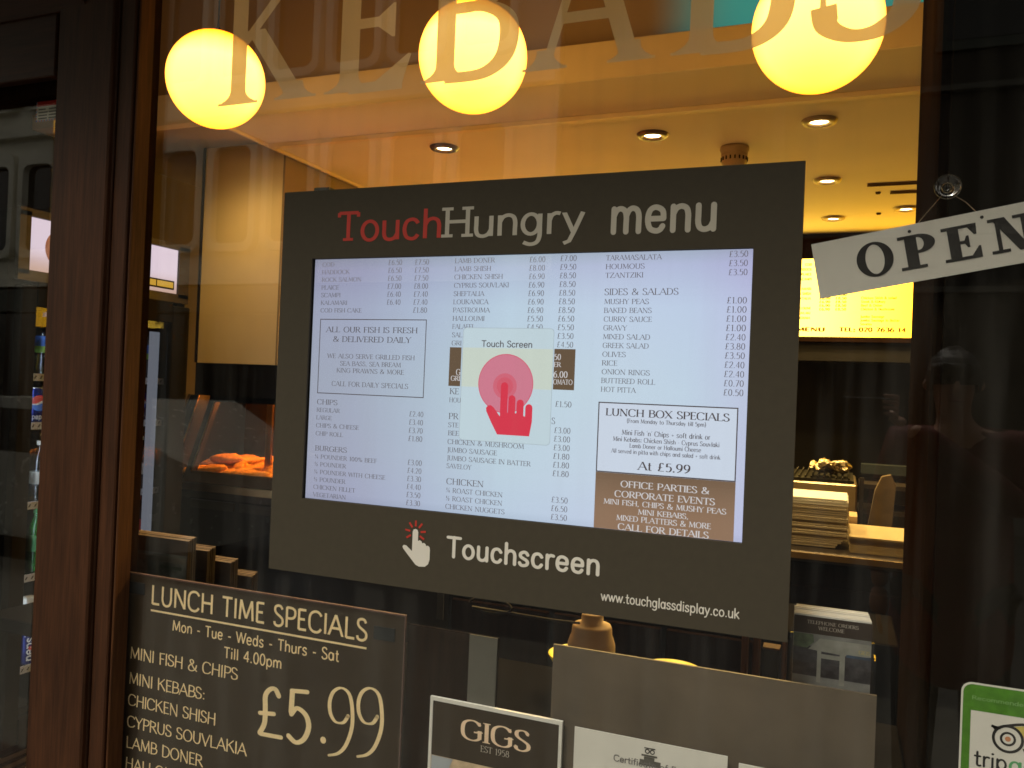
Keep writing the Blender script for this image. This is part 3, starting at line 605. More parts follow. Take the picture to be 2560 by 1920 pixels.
# big etched letters on the glass: K E B A B S
def vinylmat():
    m, nt, out = newmat('frosted_vinyl'); N = nt.nodes; L = nt.links
    t = N.new('ShaderNodeBsdfTransparent'); t.inputs[0].default_value = (.95, .93, .9, 1)
    d = N.new('ShaderNodeBsdfDiffuse'); d.inputs[0].default_value = (.95, .88, .74, 1)
    tr = N.new('ShaderNodeBsdfTranslucent'); tr.inputs[0].default_value = (.85, .76, .62, 1)
    a = N.new('ShaderNodeMixShader'); a.inputs[0].default_value = .22; L.new(d.outputs[0], a.inputs[1]); L.new(tr.outputs[0], a.inputs[2])
    x = N.new('ShaderNodeMixShader'); x.inputs[0].default_value = .87; L.new(t.outputs[0], x.inputs[1]); L.new(a.outputs[0], x.inputs[2])
    L.new(x.outputs[0], out.inputs[0]); return m
M['vinyl'] = vinylmat()
lt = thing('window_lettering', 'large frosted serif lettering spelling KEBABS across the top of the glass', 'lettering', (0, -.005, 2.3))
for ch, x0, x1 in (('K', -.739, -.539), ('E', -.436, -.268), ('B', -.195, -.024), ('A', .055, .232), ('B', .340, .511), ('S', .568, .726)):
    b = MB(); wd = glyph(ch, 'vinyl', 8)[0]; h = .285
    text(b, ch, x0, 2.139, h, 'vinyl', y=-.0052, w=x1 - x0, seg=8); b.build('letter', M['vinyl'], lt)
rehome(lt); lt.location.y += .0165

# ------------------------------------------------------------------ the room behind the glass
tag(bx('floor', M['floor'], -3.2, 3.2, .051, 5.2, -.03, 0), kind='structure')
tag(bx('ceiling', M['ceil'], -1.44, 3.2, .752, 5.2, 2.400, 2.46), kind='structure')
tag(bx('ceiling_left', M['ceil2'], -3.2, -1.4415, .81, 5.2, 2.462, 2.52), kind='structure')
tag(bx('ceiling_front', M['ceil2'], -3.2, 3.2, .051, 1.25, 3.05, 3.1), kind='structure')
tag(bx('wall_left', M['wallb'], -3.2, -2.45, .051, 5.2, 0, 3.05), kind='structure')
tag(bx('wall_side_right', M['wallb'], 2.6, 3.2, .051, 5.2, 0, 3.05), kind='structure')
tag(bx('wall_back', M['wallb'], -2.449, 2.599, 4.9, 5.2, 0, 2.399), kind='structure')
tag(bx('dark_fill_panel', M['matt2'], -2.449, -2.43, .052, 1.06, 0, 3.04), 'added dark panel keeping the left wall dark behind the fridge', 'panel')  # added dark sheet standing in for the dark interior behind the left pane
fb = thing('bulkhead', 'cream painted bulkhead running across behind the hanging globes', 'bulkhead', (0, .75, 2.45))
b = MB(); b.box(-1.95, 2.59, .75, .80, 2.4005, 2.512, None, .003); b.build('bulkhead_board', M['beam'], fb)
def teal_glow_mat():
    m = mat('upper_panel_glow_paint', (.48, .36, .24), .8, var=0); nt = m.node_tree; N = nt.nodes; L = nt.links
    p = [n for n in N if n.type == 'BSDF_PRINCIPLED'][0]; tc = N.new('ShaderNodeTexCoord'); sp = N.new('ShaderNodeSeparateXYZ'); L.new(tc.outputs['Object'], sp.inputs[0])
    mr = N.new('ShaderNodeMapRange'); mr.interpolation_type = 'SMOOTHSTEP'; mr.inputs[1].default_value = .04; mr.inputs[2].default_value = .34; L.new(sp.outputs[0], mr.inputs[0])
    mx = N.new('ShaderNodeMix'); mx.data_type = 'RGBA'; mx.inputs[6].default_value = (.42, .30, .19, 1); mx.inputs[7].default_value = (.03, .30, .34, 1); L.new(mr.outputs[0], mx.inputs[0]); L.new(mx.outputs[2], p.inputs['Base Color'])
    m2 = N.new('ShaderNodeMix'); m2.data_type = 'RGBA'; m2.inputs[6].default_value = (0, 0, 0, 1); m2.inputs[7].default_value = (.020, .12, .105, 1); L.new(mr.outputs[0], m2.inputs[0]); L.new(m2.outputs[2], p.inputs['Emission Color']); p.inputs['Emission Strength'].default_value = 1.0  # added glow put into the paint, fading in along the panel
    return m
b = MB(); b.box(-2.44, 2.59, .90, .95, 2.513, 3.04); b.build('upper_panel', teal_glow_mat(), fb)
rehome(fb)
tag(bx('ceiling_batten', M['beam'], -1.44, 2.59, 1.035, 1.062, 2.385, 2.3995), 'thin cream batten crossing the ceiling behind the bulkhead', 'batten')
tag(bx('ceiling_trim', M['beam'], -1.452, -1.4405, .801, 3.1, 2.388, 2.3995), 'thin cream trim along the left edge of the ceiling', 'trim')

# globes
def globemat():
    m, nt, out = newmat('opal_globe_glow'); N = nt.nodes; L = nt.links
    e = N.new('ShaderNodeEmission'); tc = N.new('ShaderNodeTexCoord'); sp = N.new('ShaderNodeSeparateXYZ'); L.new(tc.outputs['Object'], sp.inputs[0])
    cr = N.new('ShaderNodeValToRGB'); mr = N.new('ShaderNodeMapRange'); mr.inputs[1].default_value = -.134; mr.inputs[2].default_value = .134
    L.new(sp.outputs[2], mr.inputs[0]); L.new(mr.outputs[0], cr.inputs[0])
    E_ = cr.color_ramp.elements; E_[0].position = 0; E_[0].color = (.80, .36, .026, 1); E_[1].position = 1; E_[1].color = (.60, .14, .004, 1)
    e1 = E_.new(.22); e1.color = (.90, .46, .070, 1)
    e2 = E_.new(.62); e2.color = (1.0, .56, .115, 1); e3 = E_.new(.90); e3.color = (.85, .34, .014, 1)
    e.inputs[1].default_value = 5.2 * KE
    lw = N.new('ShaderNodeLayerWeight'); lw.inputs[0].default_value = .5; c2 = N.new('ShaderNodeValToRGB'); q = c2.color_ramp.elements
    q[0].position = .45; q[0].color = (1, 1, 1, 1); q[1].position = 1.0; q[1].color = (.55, .22, .06, 1); q2 = q.new(.82); q2.color = (.9, .72, .45, 1)
    mm = N.new('ShaderNodeMix'); mm.data_type = 'RGBA'; mm.blend_type = 'MULTIPLY'; mm.inputs[0].default_value = 1
    L.new(lw.outputs['Facing'], c2.inputs[0]); L.new(cr.outputs[0], mm.inputs[6]); L.new(c2.outputs[0], mm.inputs[7]); L.new(mm.outputs[2], e.inputs[0]); L.new(e.outputs[0], out.inputs[0]); return m
M['globe'] = globemat()
def globe(x, y, z, label):
    t = thing('globe_pendant', label, 'lamp', (x, y, z), 'glowing globe pendants in the window')
    b = MB(); n = 26; b.lathe([(.134 * math.sin(math.pi * i / n), -.134 * math.cos(math.pi * i / n)) for i in range(n + 1)], (0, 0, 0), 44)
    b.build('globe', M['globe'], t)
    b = MB(); b.lathe([(0, .132), (.012, .132), (.012, .140), (.004, .150), (.0025, .166)], (0, 0, 0), 18); b.build('cap', M['black'], t)
    b = MB(); b.lathe([(.0025, .165), (.0025, 3.05 - z)], (0, 0, 0), 8); b.build('cord', M['black'], t)
    return t
globe(-1.042, .30, 2.336, 'leftmost glowing globe pendant, behind the letter K')
globe(-.242, .30, 2.310, 'middle glowing globe pendant, behind the first letter B')
globe(.558, .30, 2.284, 'rightmost glowing globe pendant, behind the letter S')

# downlights
M['lampface'] = emis('downlight_lamp', (1.0, .74, .34), 24)
M['nickel'] = mat('warm_chrome_ring', (.30, .22, .13), .5, .5)
M['slot'] = mat('brown_slot', (.10, .062, .03), .9, spec=0)
M['dring'] = mat('bronze_ring', (.10, .05, .02), .35, .6)
def downlight(x, y, label, en=34, ring=M['nickel'], grp='recessed ceiling downlights', vis=True):
    t = thing('downlight', label, 'downlight', (x, y, 2.4), grp)
    b = MB(); b.lathe([(.030, -.0005), (.030, -.006), (.036, -.012), (.052, -.009), (.056, -.0005)], (0, 0, 0), 28); b.build('ring', ring, t)
    b = MB(); b.lathe([(.0, -.004), (.018, -.0045), (.029, -.003)], (0, 0, 0), 20); b.build('lamp', M['lampface'], t)
    l = bpy.data.lights.new('downlight_beam', 'SPOT'); l.energy = en * .98; l.spot_size = R(150); l.spot_blend = .9; l.color = (1, .68, .25); l.shadow_soft_size = .03
    lo = bpy.data.objects.new('downlight_beam', l); COL.objects.link(lo); lo.parent = t; lo.location = (0, 0, -.02)
    return t
downlight(-.795, 1.245, 'dark ringed downlight above the left half of the menu display', 34, M['dring'])
downlight(-.009, 1.283, 'dark ringed downlight above the middle of the menu display', 34, M['dring'])
downlight(.534, 1.274, 'brightest chrome ringed downlight, below the right globe', 34)
downlight(.545, 2.034, 'chrome ringed downlight right of the display top corner', 34)
downlight(.560, 2.774, 'furthest chrome ringed downlight before the lit menu board', 34)
downlight(.872, 2.62, 'downlight half hidden behind the dark pillar', 34)
for (x, y) in ((-.8, 2.1), (-.1, 2.1), (-.8, 3.0), (-.1, 3.0)):
    downlight(x, y, 'ceiling downlight hidden behind the menu display', 34, grp='downlights hidden behind the display')
dl = downlight(-1.60, .90, 'added unseen downlight brightening the range hood, behind the left globe', 9, grp='added downlights behind the globes'); dl.location.z = 2.462; [c for c in dl.children if c.type == 'LIGHT'][0].data.shadow_soft_size = .12  # added lamp, out of sight, to brighten the hood panel
sdt = thing('smoke_detector', 'round beige detector on the ceiling just above the display edge', 'detector', (.242, 1.50, 2.40))
b = MB(); b.lathe([(0, -.001), (.050, -.001), (.052, -.012), (.047, -.020), (.047, -.030)], (0, 0, 0), 30); b.build('base', M['cream_pl'], sdt)
b = MB(); b.lathe([(.046, -.031), (.044, -.060), (.036, -.072), (0, -.074)], (0, 0, 0), 30)
b.build('sensor_dome', M['cream_pl'], sdt)
b = MB()
for i in range(18):
    a = R(20 * i); b.box(.046 * math.cos(a) - .0022, .046 * math.cos(a) + .0022, .046 * math.sin(a) - .0022, .046 * math.sin(a) + .0022, -.052, -.040)
b.build('vent_slots', M['walnut'], sdt)
for nm, x0, y0 in (('upper', .697, 2.150), ('lower', .790, 2.30)):
    v = thing('ceiling_vent', '%s dark slot vent in the ceiling beside the pillar' % nm, 'vent', (x0 + .3, y0, 2.4), 'slot vents')
    b = MB(); b.box(-.3, .3, -.022, .022, -.004, -.0005); b.build('frame', M['slot'], v)
    b = MB(); b.box(-.29, .29, -.004, .004, -.007, -.0045); b.build('slat', M['slot'], v)
for (x, y) in ((.743, 2.29), (.760, 2.707)):
    b = MB(); b.lathe([(0, -.008), (.009, -.008), (.011, -.0005)], (x, y, 2.4), 12)
    tag(b.build('sprinkler_cap', M['slot']), 'small dark round cap on the ceiling %s the slot vents' % ('beside' if y < 2.5 else 'behind'), 'cap', 'ceiling caps')

# lit menu board at the back
mbx = thing('menu_lightbox', 'glowing yellow menu lightbox on the back wall above the counter', 'menu board', (.3, 3.15, 2.05))
bx('case', M['walnut'], -1.5, 1.9, 3.152, 3.30, 1.82, 2.30, mbx)
M['lbox'] = emis('lightbox_face', (1.0, .63, .075), 7.0, (1.0, .50, .018), 0, .40, 1.0)
b = MB(); rect(b, -1.48, 1.88, 1.846, 2.262, 3.150); b.build('lit_face', M['lbox'], mbx)
M['lbtxt'] = emis('lightbox_print_yellow', (.62, .36, .01), .9); M['lbtxt2'] = emis('lightbox_print_brown', (.40, .12, .01), .9)
b = MB(); y = 3.1488
text(b, 'DELIVERY MENU', .530, 1.874, .021, 'lbx', y, .40, 'r', M['lbtxt2'])
text(b, 'TEL: 020 7636 14', .605, 1.874, .022, 'lbx', y, .315, 'l', M['lbtxt2'])
rows = ['Chicken Shish & salad', 'Steak & Kidney', 'Beef & Onion', 'Chicken & Mushroom', '', 'Jumbo Sausage', 'Jumbo Sausage in Batter', 'Saveloy']
for i, s in enumerate(rows):
    if s: text(b, s, .705, 2.045 - i * .0195, .0125, 'lbx', y, None, 'l', M['lbtxt'])
for c, n in ((.50, 4), (.58, 4)):
    for i in range(n + 8): text(b, '\u00a36.90' if c < .55 else '\u00a38.50', c, 2.20 - i * .0195, .0125, 'lbx', y, .052, 'l', M['lbtxt'])
for i, s in enumerate(['COD', 'HADDOCK', 'PLAICE', 'SCAMPI', '', 'KALAMARI', 'LAMB SHISH', 'SHEFTALIA', '', 'HALLOUMI', 'CYPRUS SOUVLAKI', 'PASTROUMA']):
    if s: text(b, s, .455, 2.225 - i * .026, .0125, 'lbx', y, None, 'r', M['lbtxt'])
b.build('lettering', M['lbtxt'], mbx)
rehome(mbx)
bd = thing('serving_hatch', 'dark wood surround under the glowing menu board', 'hatch', (.3, 3.2, 1))
bx('lintel', M['walnut'], -1.5, 1.9, 3.17, 3.25, 2.301, 2.399, bd)
bx('under_shelf', M['black'], -1.5, 1.9, 3.19, 3.34, 1.72, 1.819, bd)
bx('back_panel', M['black'], -1.5, 1.9, 3.9, 3.95, 0, 2.39, bd)
rehome(bd)

# fryer range with hood, left
rg = thing('fryer_range', 'steel frying range with satin hood panel and black canopy', 'frying range', (-1.5, 1.6, 0))
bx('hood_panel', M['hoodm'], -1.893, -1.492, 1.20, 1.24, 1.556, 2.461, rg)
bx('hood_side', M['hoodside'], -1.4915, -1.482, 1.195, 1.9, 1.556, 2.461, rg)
bx('hood_edge', M['walnut'], -1.905, -1.8935, 1.195, 1.9, 1.556, 2.461, rg)
b = MB(); b.prism([(1.205, 1.42), (1.205, 1.555), (1.90, 1.555), (1.90, 1.42)], -1.905, -1.20, 'x'); b.build('canopy', M['black'], rg)
b = MB(); b.prism([(1.15, 1.0), (1.15, 1.062), (2.0, 1.062), (2.0, 1.0)], -2.0, -.60, 'x'); b.build('worktop', M['dsteel'], rg)
bx('worktop_edge', M['trim'], -2.0, -.60, 1.135, 1.149, 1.030, 1.060, rg)
bx('cabinet_front', M['black'], -1.98, -.60, 1.17, 1.99, 0, .998, rg)
for i in range(5): bx('vent_panel', M['dsteel'], -1.86 + i * .25, -1.64 + i * .25, 1.161, 1.169, .955, .99, rg)
bx('back_splash', M['dsteel'], -1.905, -.6, 1.98, 2.0, 1.063, 1.419, rg)
rehome(rg)
hc = thing('heated_cabinet', 'sloping glass heated cabinet glowing orange over fried fish', 'food warmer', (-1.5, 1.4, 1.062))
def sl(z): return 1.155 + (z - 1.10) * .42     # the glass slopes back as it rises
gx0, gx1 = -1.885, -.62
b = MB(); b.prism([(sl(1.105), 1.105), (sl(1.105) + .006, 1.105), (sl(1.395) + .006, 1.395), (sl(1.395), 1.395)], gx0 + .02, gx1, 'x'); b.build('front_glass', M['cabglass'], hc)
b = MB(); b.prism([(sl(1.07) - .012, 1.063), (sl(1.105) + .012, 1.063), (sl(1.105) + .012, 1.108), (sl(1.105) - .006, 1.108)], gx0, gx1, 'x'); b.build('bottom_rail', M['dsteel'], hc)
b = MB(); b.prism([(sl(1.395) - .004, 1.393), (sl(1.395) + .02, 1.393), (sl(1.395) + .03, 1.419), (sl(1.395) - .002, 1.419)], gx0, gx1, 'x'); b.build('top_rail', M['black'], hc)
b = MB(); b.prism([(sl(1.105) - .008, 1.105), (sl(1.105) + .02, 1.105), (sl(1.395) + .02, 1.395), (sl(1.395) - .008, 1.395)], gx0, gx0 + .036, 'x'); b.build('end_frame', M['dsteel'], hc)
b = MB(); b.prism([(sl(1.07) - .010, 1.066), (sl(1.07) + .05, 1.066), (sl(1.41) + .05, 1.418), (sl(1.41) - .010, 1.418)], gx0 - .093, gx0 - .052, 'x'); b.build('outer_frame', M['black'], hc)
b = MB(); b.prism([(sl(1.07) - .014, 1.066), (sl(1.07) - .0105, 1.066), (sl(1.41) - .0105, 1.418), (sl(1.41) - .014, 1.418)], gx0 - .060, gx0 - .054, 'x'); b.build('frame_highlight', M['trim'], hc)
b = MB(); b.prism([(sl(1.105) - .010, 1.105), (sl(1.105) - .0085, 1.105), (sl(1.395) - .0085, 1.395), (sl(1.395) - .010, 1.395)], gx0 + .028, gx0 + .034, 'x'); b.build('frame_highlight', M['trim'], hc)
b = MB(); b.prism([(1.10, 1.063), (1.62, 1.063), (1.62, 1.418), (1.36, 1.418), (1.26, 1.418)], gx0 - .10, gx0 - .094, 'x'); b.build('end_panel', M['black'], hc)
b = MB(); b.tube([(gx0 - .097, 1.10, 1.065), (gx0 - .097, 1.12, 1.16), (gx0 - .097, 1.26, 1.418)], .005, 8); b.build('end_edge', M['trim'], hc)
bx('tray', M['steel'], gx0 - .08, gx1, 1.20, 1.60, 1.070, 1.076, hc)
bx('back_wall', M['dsteel'], gx0 - .12, gx1, 1.62, 1.63, 1.063, 1.418, hc)
bx('right_divider', M['trim'], -1.605, -1.575, 1.30, 1.31, 1.08, 1.40, hc)
M['heat'] = emis('heat_lamp', (1.0, .30, .03), 75)
for x in (-1.86, -1.42, -1.0):
    h = bx('heat_lamp', M['heat'], x, x + .30, 1.36, 1.39, 1.405, 1.412, hc)
rehome(hc)
fishes = []
def fish(x, y, z, rz, s, rs):
    rg_ = random.Random(rs); b = MB(); n, q = 14, 9; pts = []
    for i in range(q + 1):
        t = math.pi * i / q
        for j in range(n):
            a = 2 * math.pi * j / n; k = 1 + .16 * math.sin(3 * a + rs) * math.sin(2 * t + rs) + rg_.uniform(-.13, .13)
            pts.append((-.085 * math.cos(t) * s, .036 * math.sin(t) * math.cos(a) * k * s, .026 * math.sin(t) * math.sin(a) * k * s))
    b.v = pts
    for i in range(q):
        for j in range(n):
            a = i * n + j; c = i * n + (j + 1) % n; b.smooth.add(len(b.f)); b.f.append((a, c, c + n, a + n)); b.m.append(0)
    o = b.build('fried_fish', M['fish']); o.location = (x, y, z); o.rotation_euler = (0, random.uniform(-.25, .25), rz)
    return tag(o, 'battered fried fish piled in the glowing heated cabinet', 'fried fish', 'battered fish in the heated cabinet')
rr = random.Random(3)
for i in range(17):
    for row in range(3):
        fish(-1.89 + i * .078 + rr.uniform(-.02, .02), 1.225 + row * .10 + rr.uniform(-.02, .02), 1.090 + row * .016 + rr.uniform(0, .014), rr.uniform(-1.2, 1.2), rr.uniform(.75, 1.1), i * 3 + row)
for i in range(16): fish(-1.87 + i * .080 + rr.uniform(-.03, .03), 1.33 + rr.uniform(-.05, .07), 1.130 + .020 * math.sin(i * 1.7), rr.uniform(-1.4, 1.4), rr.uniform(.7, 1.0), 150 + i)

# drinks fridge along the left wall
F = thing('drinks_fridge', 'tall black drinks fridge with lit header behind the mahogany post', 'fridge', (-2.1, .65, 0))
fy0, fy1, fx0, fx1 = .27, 1.02, -2.42, -1.80
b = MB()
b.box(fx0, fx1 - .005, fy0, fy0 + .04, .05, 2.0); b.box(fx0, fx1 - .005, fy1 - .04, fy1, .05, 2.0); b.box(fx0, fx0 + .03, fy0 + .041, fy1 - .041, .05, 2.0)
b.box(fx0 + .031, fx1 - .005, fy0 + .041, fy1 - .041, 1.775, 2.0); b.box(fx0 + .031, fx1 - .005, fy0 + .041, fy1 - .041, .05, .40)
b.build('cabinet', M['matt2'], F)
M['hdr'] = emis('fridge_header', (.80, .66, .68), 1.05, (.58, .38, .30), 2, -1.02 + 2.85, 2.85 - .85)
hdr = MB(); 
for (a_, c_) in ((fy0 + .06, fy1 - .055),):
    hdr.face([(fx1 + .004, a_, 1.815), (fx1 + .004, c_, 1.815), (fx1 + .004, c_, 1.985), (fx1 + .004, a_, 1.985)])
hdr.build('header_light', emis('fridge_header', (.58, .38, .30), 1.05, (.76, .62, .70), 2, 1.81 , 1.90), F)
b = MB(); b.box(fx1 - .004, fx1 + .012, fy0 + .02, fy0 + .059, 1.80, 2.0); b.box(fx1 - .004, fx1 + .012, fy1 - .054, fy1, 1.80, 2.0); b.box(fx1 - .004, fx1 + .012, fy0 + .02, fy1, 1.986, 2.01); b.box(fx1 - .004, fx1 + .012, fy0 + .02, fy1, 1.78, 1.814)
b.build('header_frame', M['dsteel'], F)
ty = Vector((fx1 + .006, 0, 0)), Vector((0, 1, 0)), Vector((0, 0, 1))
b = MB(); 
for k in range(40):
    a, c = R(90 + k * 7), R(97 + k * 7)
    q = [(.064 * math.cos(a), .064 * math.sin(a)), (.038 * math.cos(a), .045 * math.sin(a)), (.038 * math.cos(c), .045 * math.sin(c)), (.064 * math.cos(c), .064 * math.sin(c))]
    b.face([(fx1 + .006, .450 + u, 1.898 + v) for u, v in q])
b.build('header_logo', mat('brown_logo', (.16, .06, .035), .5, emit=(.20, .08, .05), es=.6), F)
b = MB(); b.box(fx1 + .005, fx1 + .011, .70, .945, 1.828, 1.862); b.build('control_panel', M['black'], F)
b = MB(); b.box(fx1 + .0115, fx1 + .0125, .815, .852, 1.834, 1.856); b.box(fx1 + .0115, fx1 + .0125, .858, .938, 1.834, 1.856)
b.build('control_display', emis('amber_display', (.75, .42, .05), .8), F)
# door
b = MB(); b.box(fx1, fx1 + .035, fy0 + .02, fy0 + .075, .30, 1.765, None, .004); b.box(fx1, fx1 + .035, fy1 - .10, fy1 - .01, .30, 1.765, None, .004)
b.box(fx1, fx1 + .035, fy0 + .076, fy1 - .101, 1.70, 1.778); b.box(fx1, fx1 + .035, fy0 + .076, fy1 - .101, .30, .38)
b.build('door_frame', M['matt2'], F)
bx('door_glass', M['frdglass'], fx1 + .012, fx1 + .018, fy0 + .076, fy1 - .101, .381, 1.699, F)
bx('light_strip', emis('fridge_strip_light', (.30, .31, .36), .75), fx1 - .012, fx1 - .006, fy1 - .165, fy1 - .120, .40, 1.66, F)
bx('side_light', emis('fridge_inner_light', (.80, .88, 1.0), 16), fx1 - .040, fx1 - .012, fy0 + .045, fy0 + .055, .42, 1.68, F)
for i in range(7): bx('grille_bar', M['dsteel'], fx1 - .004, fx1 + .006, fy0 + .03, fy1 - .03, .08 + i * .028, .094 + i * .028, F)
shelves = (1.480, 1.320, 1.058, .820, .52)
for z in shelves:
    s = bx('shelf', M['tin'], fx0 + .04, fx1 - .03, fy0 + .045, fy1 - .045, z - .012, z - .004, F)
    bx('shelf_lip', M['white'], fx1 - .029, fx1 - .024, fy0 + .045, fy1 - .045, z - .020, z + .004, s)
    b = MB()
    for k in range(30):
        yy = fy0 + .055 + k * .0215; b.face([(fx1 - .0236, yy, z - .013), (fx1 - .0236, yy + .006, z - .013), (fx1 - .0236, yy + .012, z - .003), (fx1 - .0236, yy + .006, z - .003)])
    b.build('lip_slots', M['inkgrey'], s)
rehome(F)
def bottle(x, y, z, h, r, body, lab, capm, label, grp, labz=(.35, .6), lab2=None):
    t = thing('drink_bottle', label, 'bottle', (x, y, z), grp)
    P = [(0, .0), (r * .85, 0), (r, .012), (r, h * .62), (r * .92, h * .68), (r * .42, h * .86), (r * .38, h * .93)]
    b = MB(); b.lathe(P, (0, 0, 0), 18); b.build('body', body, t)
    b = MB(); b.lathe([(r * .42, h * .93), (r * .42, h), (0, h)], (0, 0, 0), 14); b.build('cap', capm, t)
    b = MB(); b.lathe([(r * 1.015, h * labz[0]), (r * 1.015, h * labz[1])], (0, 0, 0), 18); b.build('label_band', lab, t)
    if lab2: b = MB(); b.lathe([(r * 1.02, h * labz[0] - .012), (r * 1.02, h * labz[0] + .01)], (0, 0, 0), 18); b.build('lower_band', lab2, t)
    return t
def can(x, y, z, label, grp, vertical=False, rz=0):
    t = thing('soda_can', label, 'can', (x, y, z), grp); r = .033
    b = MB(); b.lathe([(0, 0), (r * .75, 0), (r, .010), (r, .108), (r * .82, .119)], (0, 0, 0), 24); b.build('body', M['navy'], t)
    b = MB(); b.lathe([(r * .82, .119), (r * .84, .122), (r * .76, .118), (0, .117)], (0, 0, 0), 20); b.build('lid', M['tin'], t)
    def on(u, v, k=1.006): a = u / r + R(0); return (r * k * math.cos(a), r * k * math.sin(a), v)
    if not vertical:
        b = MB(); ra, rb, rc = b.mi(M['red']), b.mi(M['lblwhite']), b.mi(M['lblblue']); n = 10; R0 = .026
        for i in range(-n, n):
            u0, u1 = R0 * i / n, R0 * (i + 1) / n
            def hz(u): return math.sqrt(max(0, R0 * R0 - u * u))
            def w1(u): return .006 * math.sin(u / R0 * 2.4) + .004
            def w2(u): return w1(u) - .007 - .004 * (u / R0)
            for lo, hi, k in ((lambda u: min(hz(u), max(w1(u), -hz(u))), hz, ra), (lambda u: max(-hz(u), min(w2(u), hz(u))), lambda u: min(hz(u), max(w1(u), -hz(u))), rb), (lambda u: -hz(u), lambda u: max(-hz(u), min(w2(u), hz(u))), rc)):
                b.v += [on(u0, .070 + lo(u0)), on(u1, .070 + lo(u1)), on(u1, .070 + hi(u1)), on(u0, .070 + hi(u0))]
                q = len(b.v); b.f.append((q - 4, q - 3, q - 2, q - 1)); b.m.append(k)
        b.build('logo', M['red'], t)
        b = MB(); text(b, 'pepsi', 0, 0, .016, 'round', 0, .040, 'c'); b.v = [on(p[0], .018 + p[2], 1.008) for p in b.v]; b.build('lettering', M['lblwhite'], t)
    else:
        b = MB(); text(b, 'pepsi', 0, 0, .026, 'round', 0, .085, 'c'); b.v = [on(-p[2] + .012, .060 + p[0], 1.008) for p in b.v]; b.build('lettering', M['lblwhite'], t)
        b = MB(); b.v = [on(.004 + .006 * math.cos(R(36 * k)), .060 + .007 * math.sin(R(36 * k)), 1.012) for k in range(10)]; b.f = [tuple(range(10))]; b.m = [0]; b.build('logo', M['red'], t)
    t.rotation_euler = (0, 0, rz); return t
ys = [.375 + k * .085 for k in range(7)]
for k, yv in enumerate(ys):
    wh = ', at the window end' if k == 0 else (', at the far end' if k == 6 else (', second from window' if k == 1 else (', second from far end' if k == 5 else '')))
    bottle(-1.865, yv, 1.476, .215, .031, M['water'], M['lblblue'], M['lblblue'], 'water bottle with blue label on the top fridge shelf' + wh, 'water bottles on the top fridge shelf', (.42, .62), M['lblgreen'])
    can(-1.862, yv - .028, 1.316, 'blue can with round logo, second fridge shelf' + wh, 'blue cans on the second fridge shelf', rz=-.35)
    bottle(-1.865, yv, 1.054, .205, .030, M['water'], M['lblwhite'], M['owlo'] if k == 0 else M['lblwhite'], 'clear juice bottle on the third fridge shelf' + wh, 'clear bottles on the third fridge shelf', (.3, .5))
    bottle(-1.865, yv, .816, .215, .031, M['greenb'] if k == 1 else M['cola'], M['red'] if k != 1 else M['greenlet'], M['red'] if k != 1 else M['greenlet'], 'green lemonade bottle, second on the fourth fridge shelf' if k == 1 else 'dark cola bottle on the fourth fridge shelf' + wh, 'bottles on the fourth fridge shelf')
    can(-1.862, yv - .02, .516, 'blue can with sideways lettering, lowest fridge shelf' + wh, 'blue cans on the lowest fridge shelf', True, rz=-.5)
    if k < 3: tag(bx('drink_carton', M['cream_pl'] if k == 0 else M['lblwhite'], -1.875, -1.845, yv - .045, yv - .005, .665, .742, None, .004), ('peach', 'white', 'rear white')[k] + ' drink carton on the dark shelf low in the fridge', 'carton', 'pale cartons low in the fridge')
bx('carton_shelf', M['dsteel'], fx0 + .04, fx1 - .03, fy0 + .045, fy1 - .045, .655, .664, F).location = Vector((0, 0, 0)) - Vector(F.location)

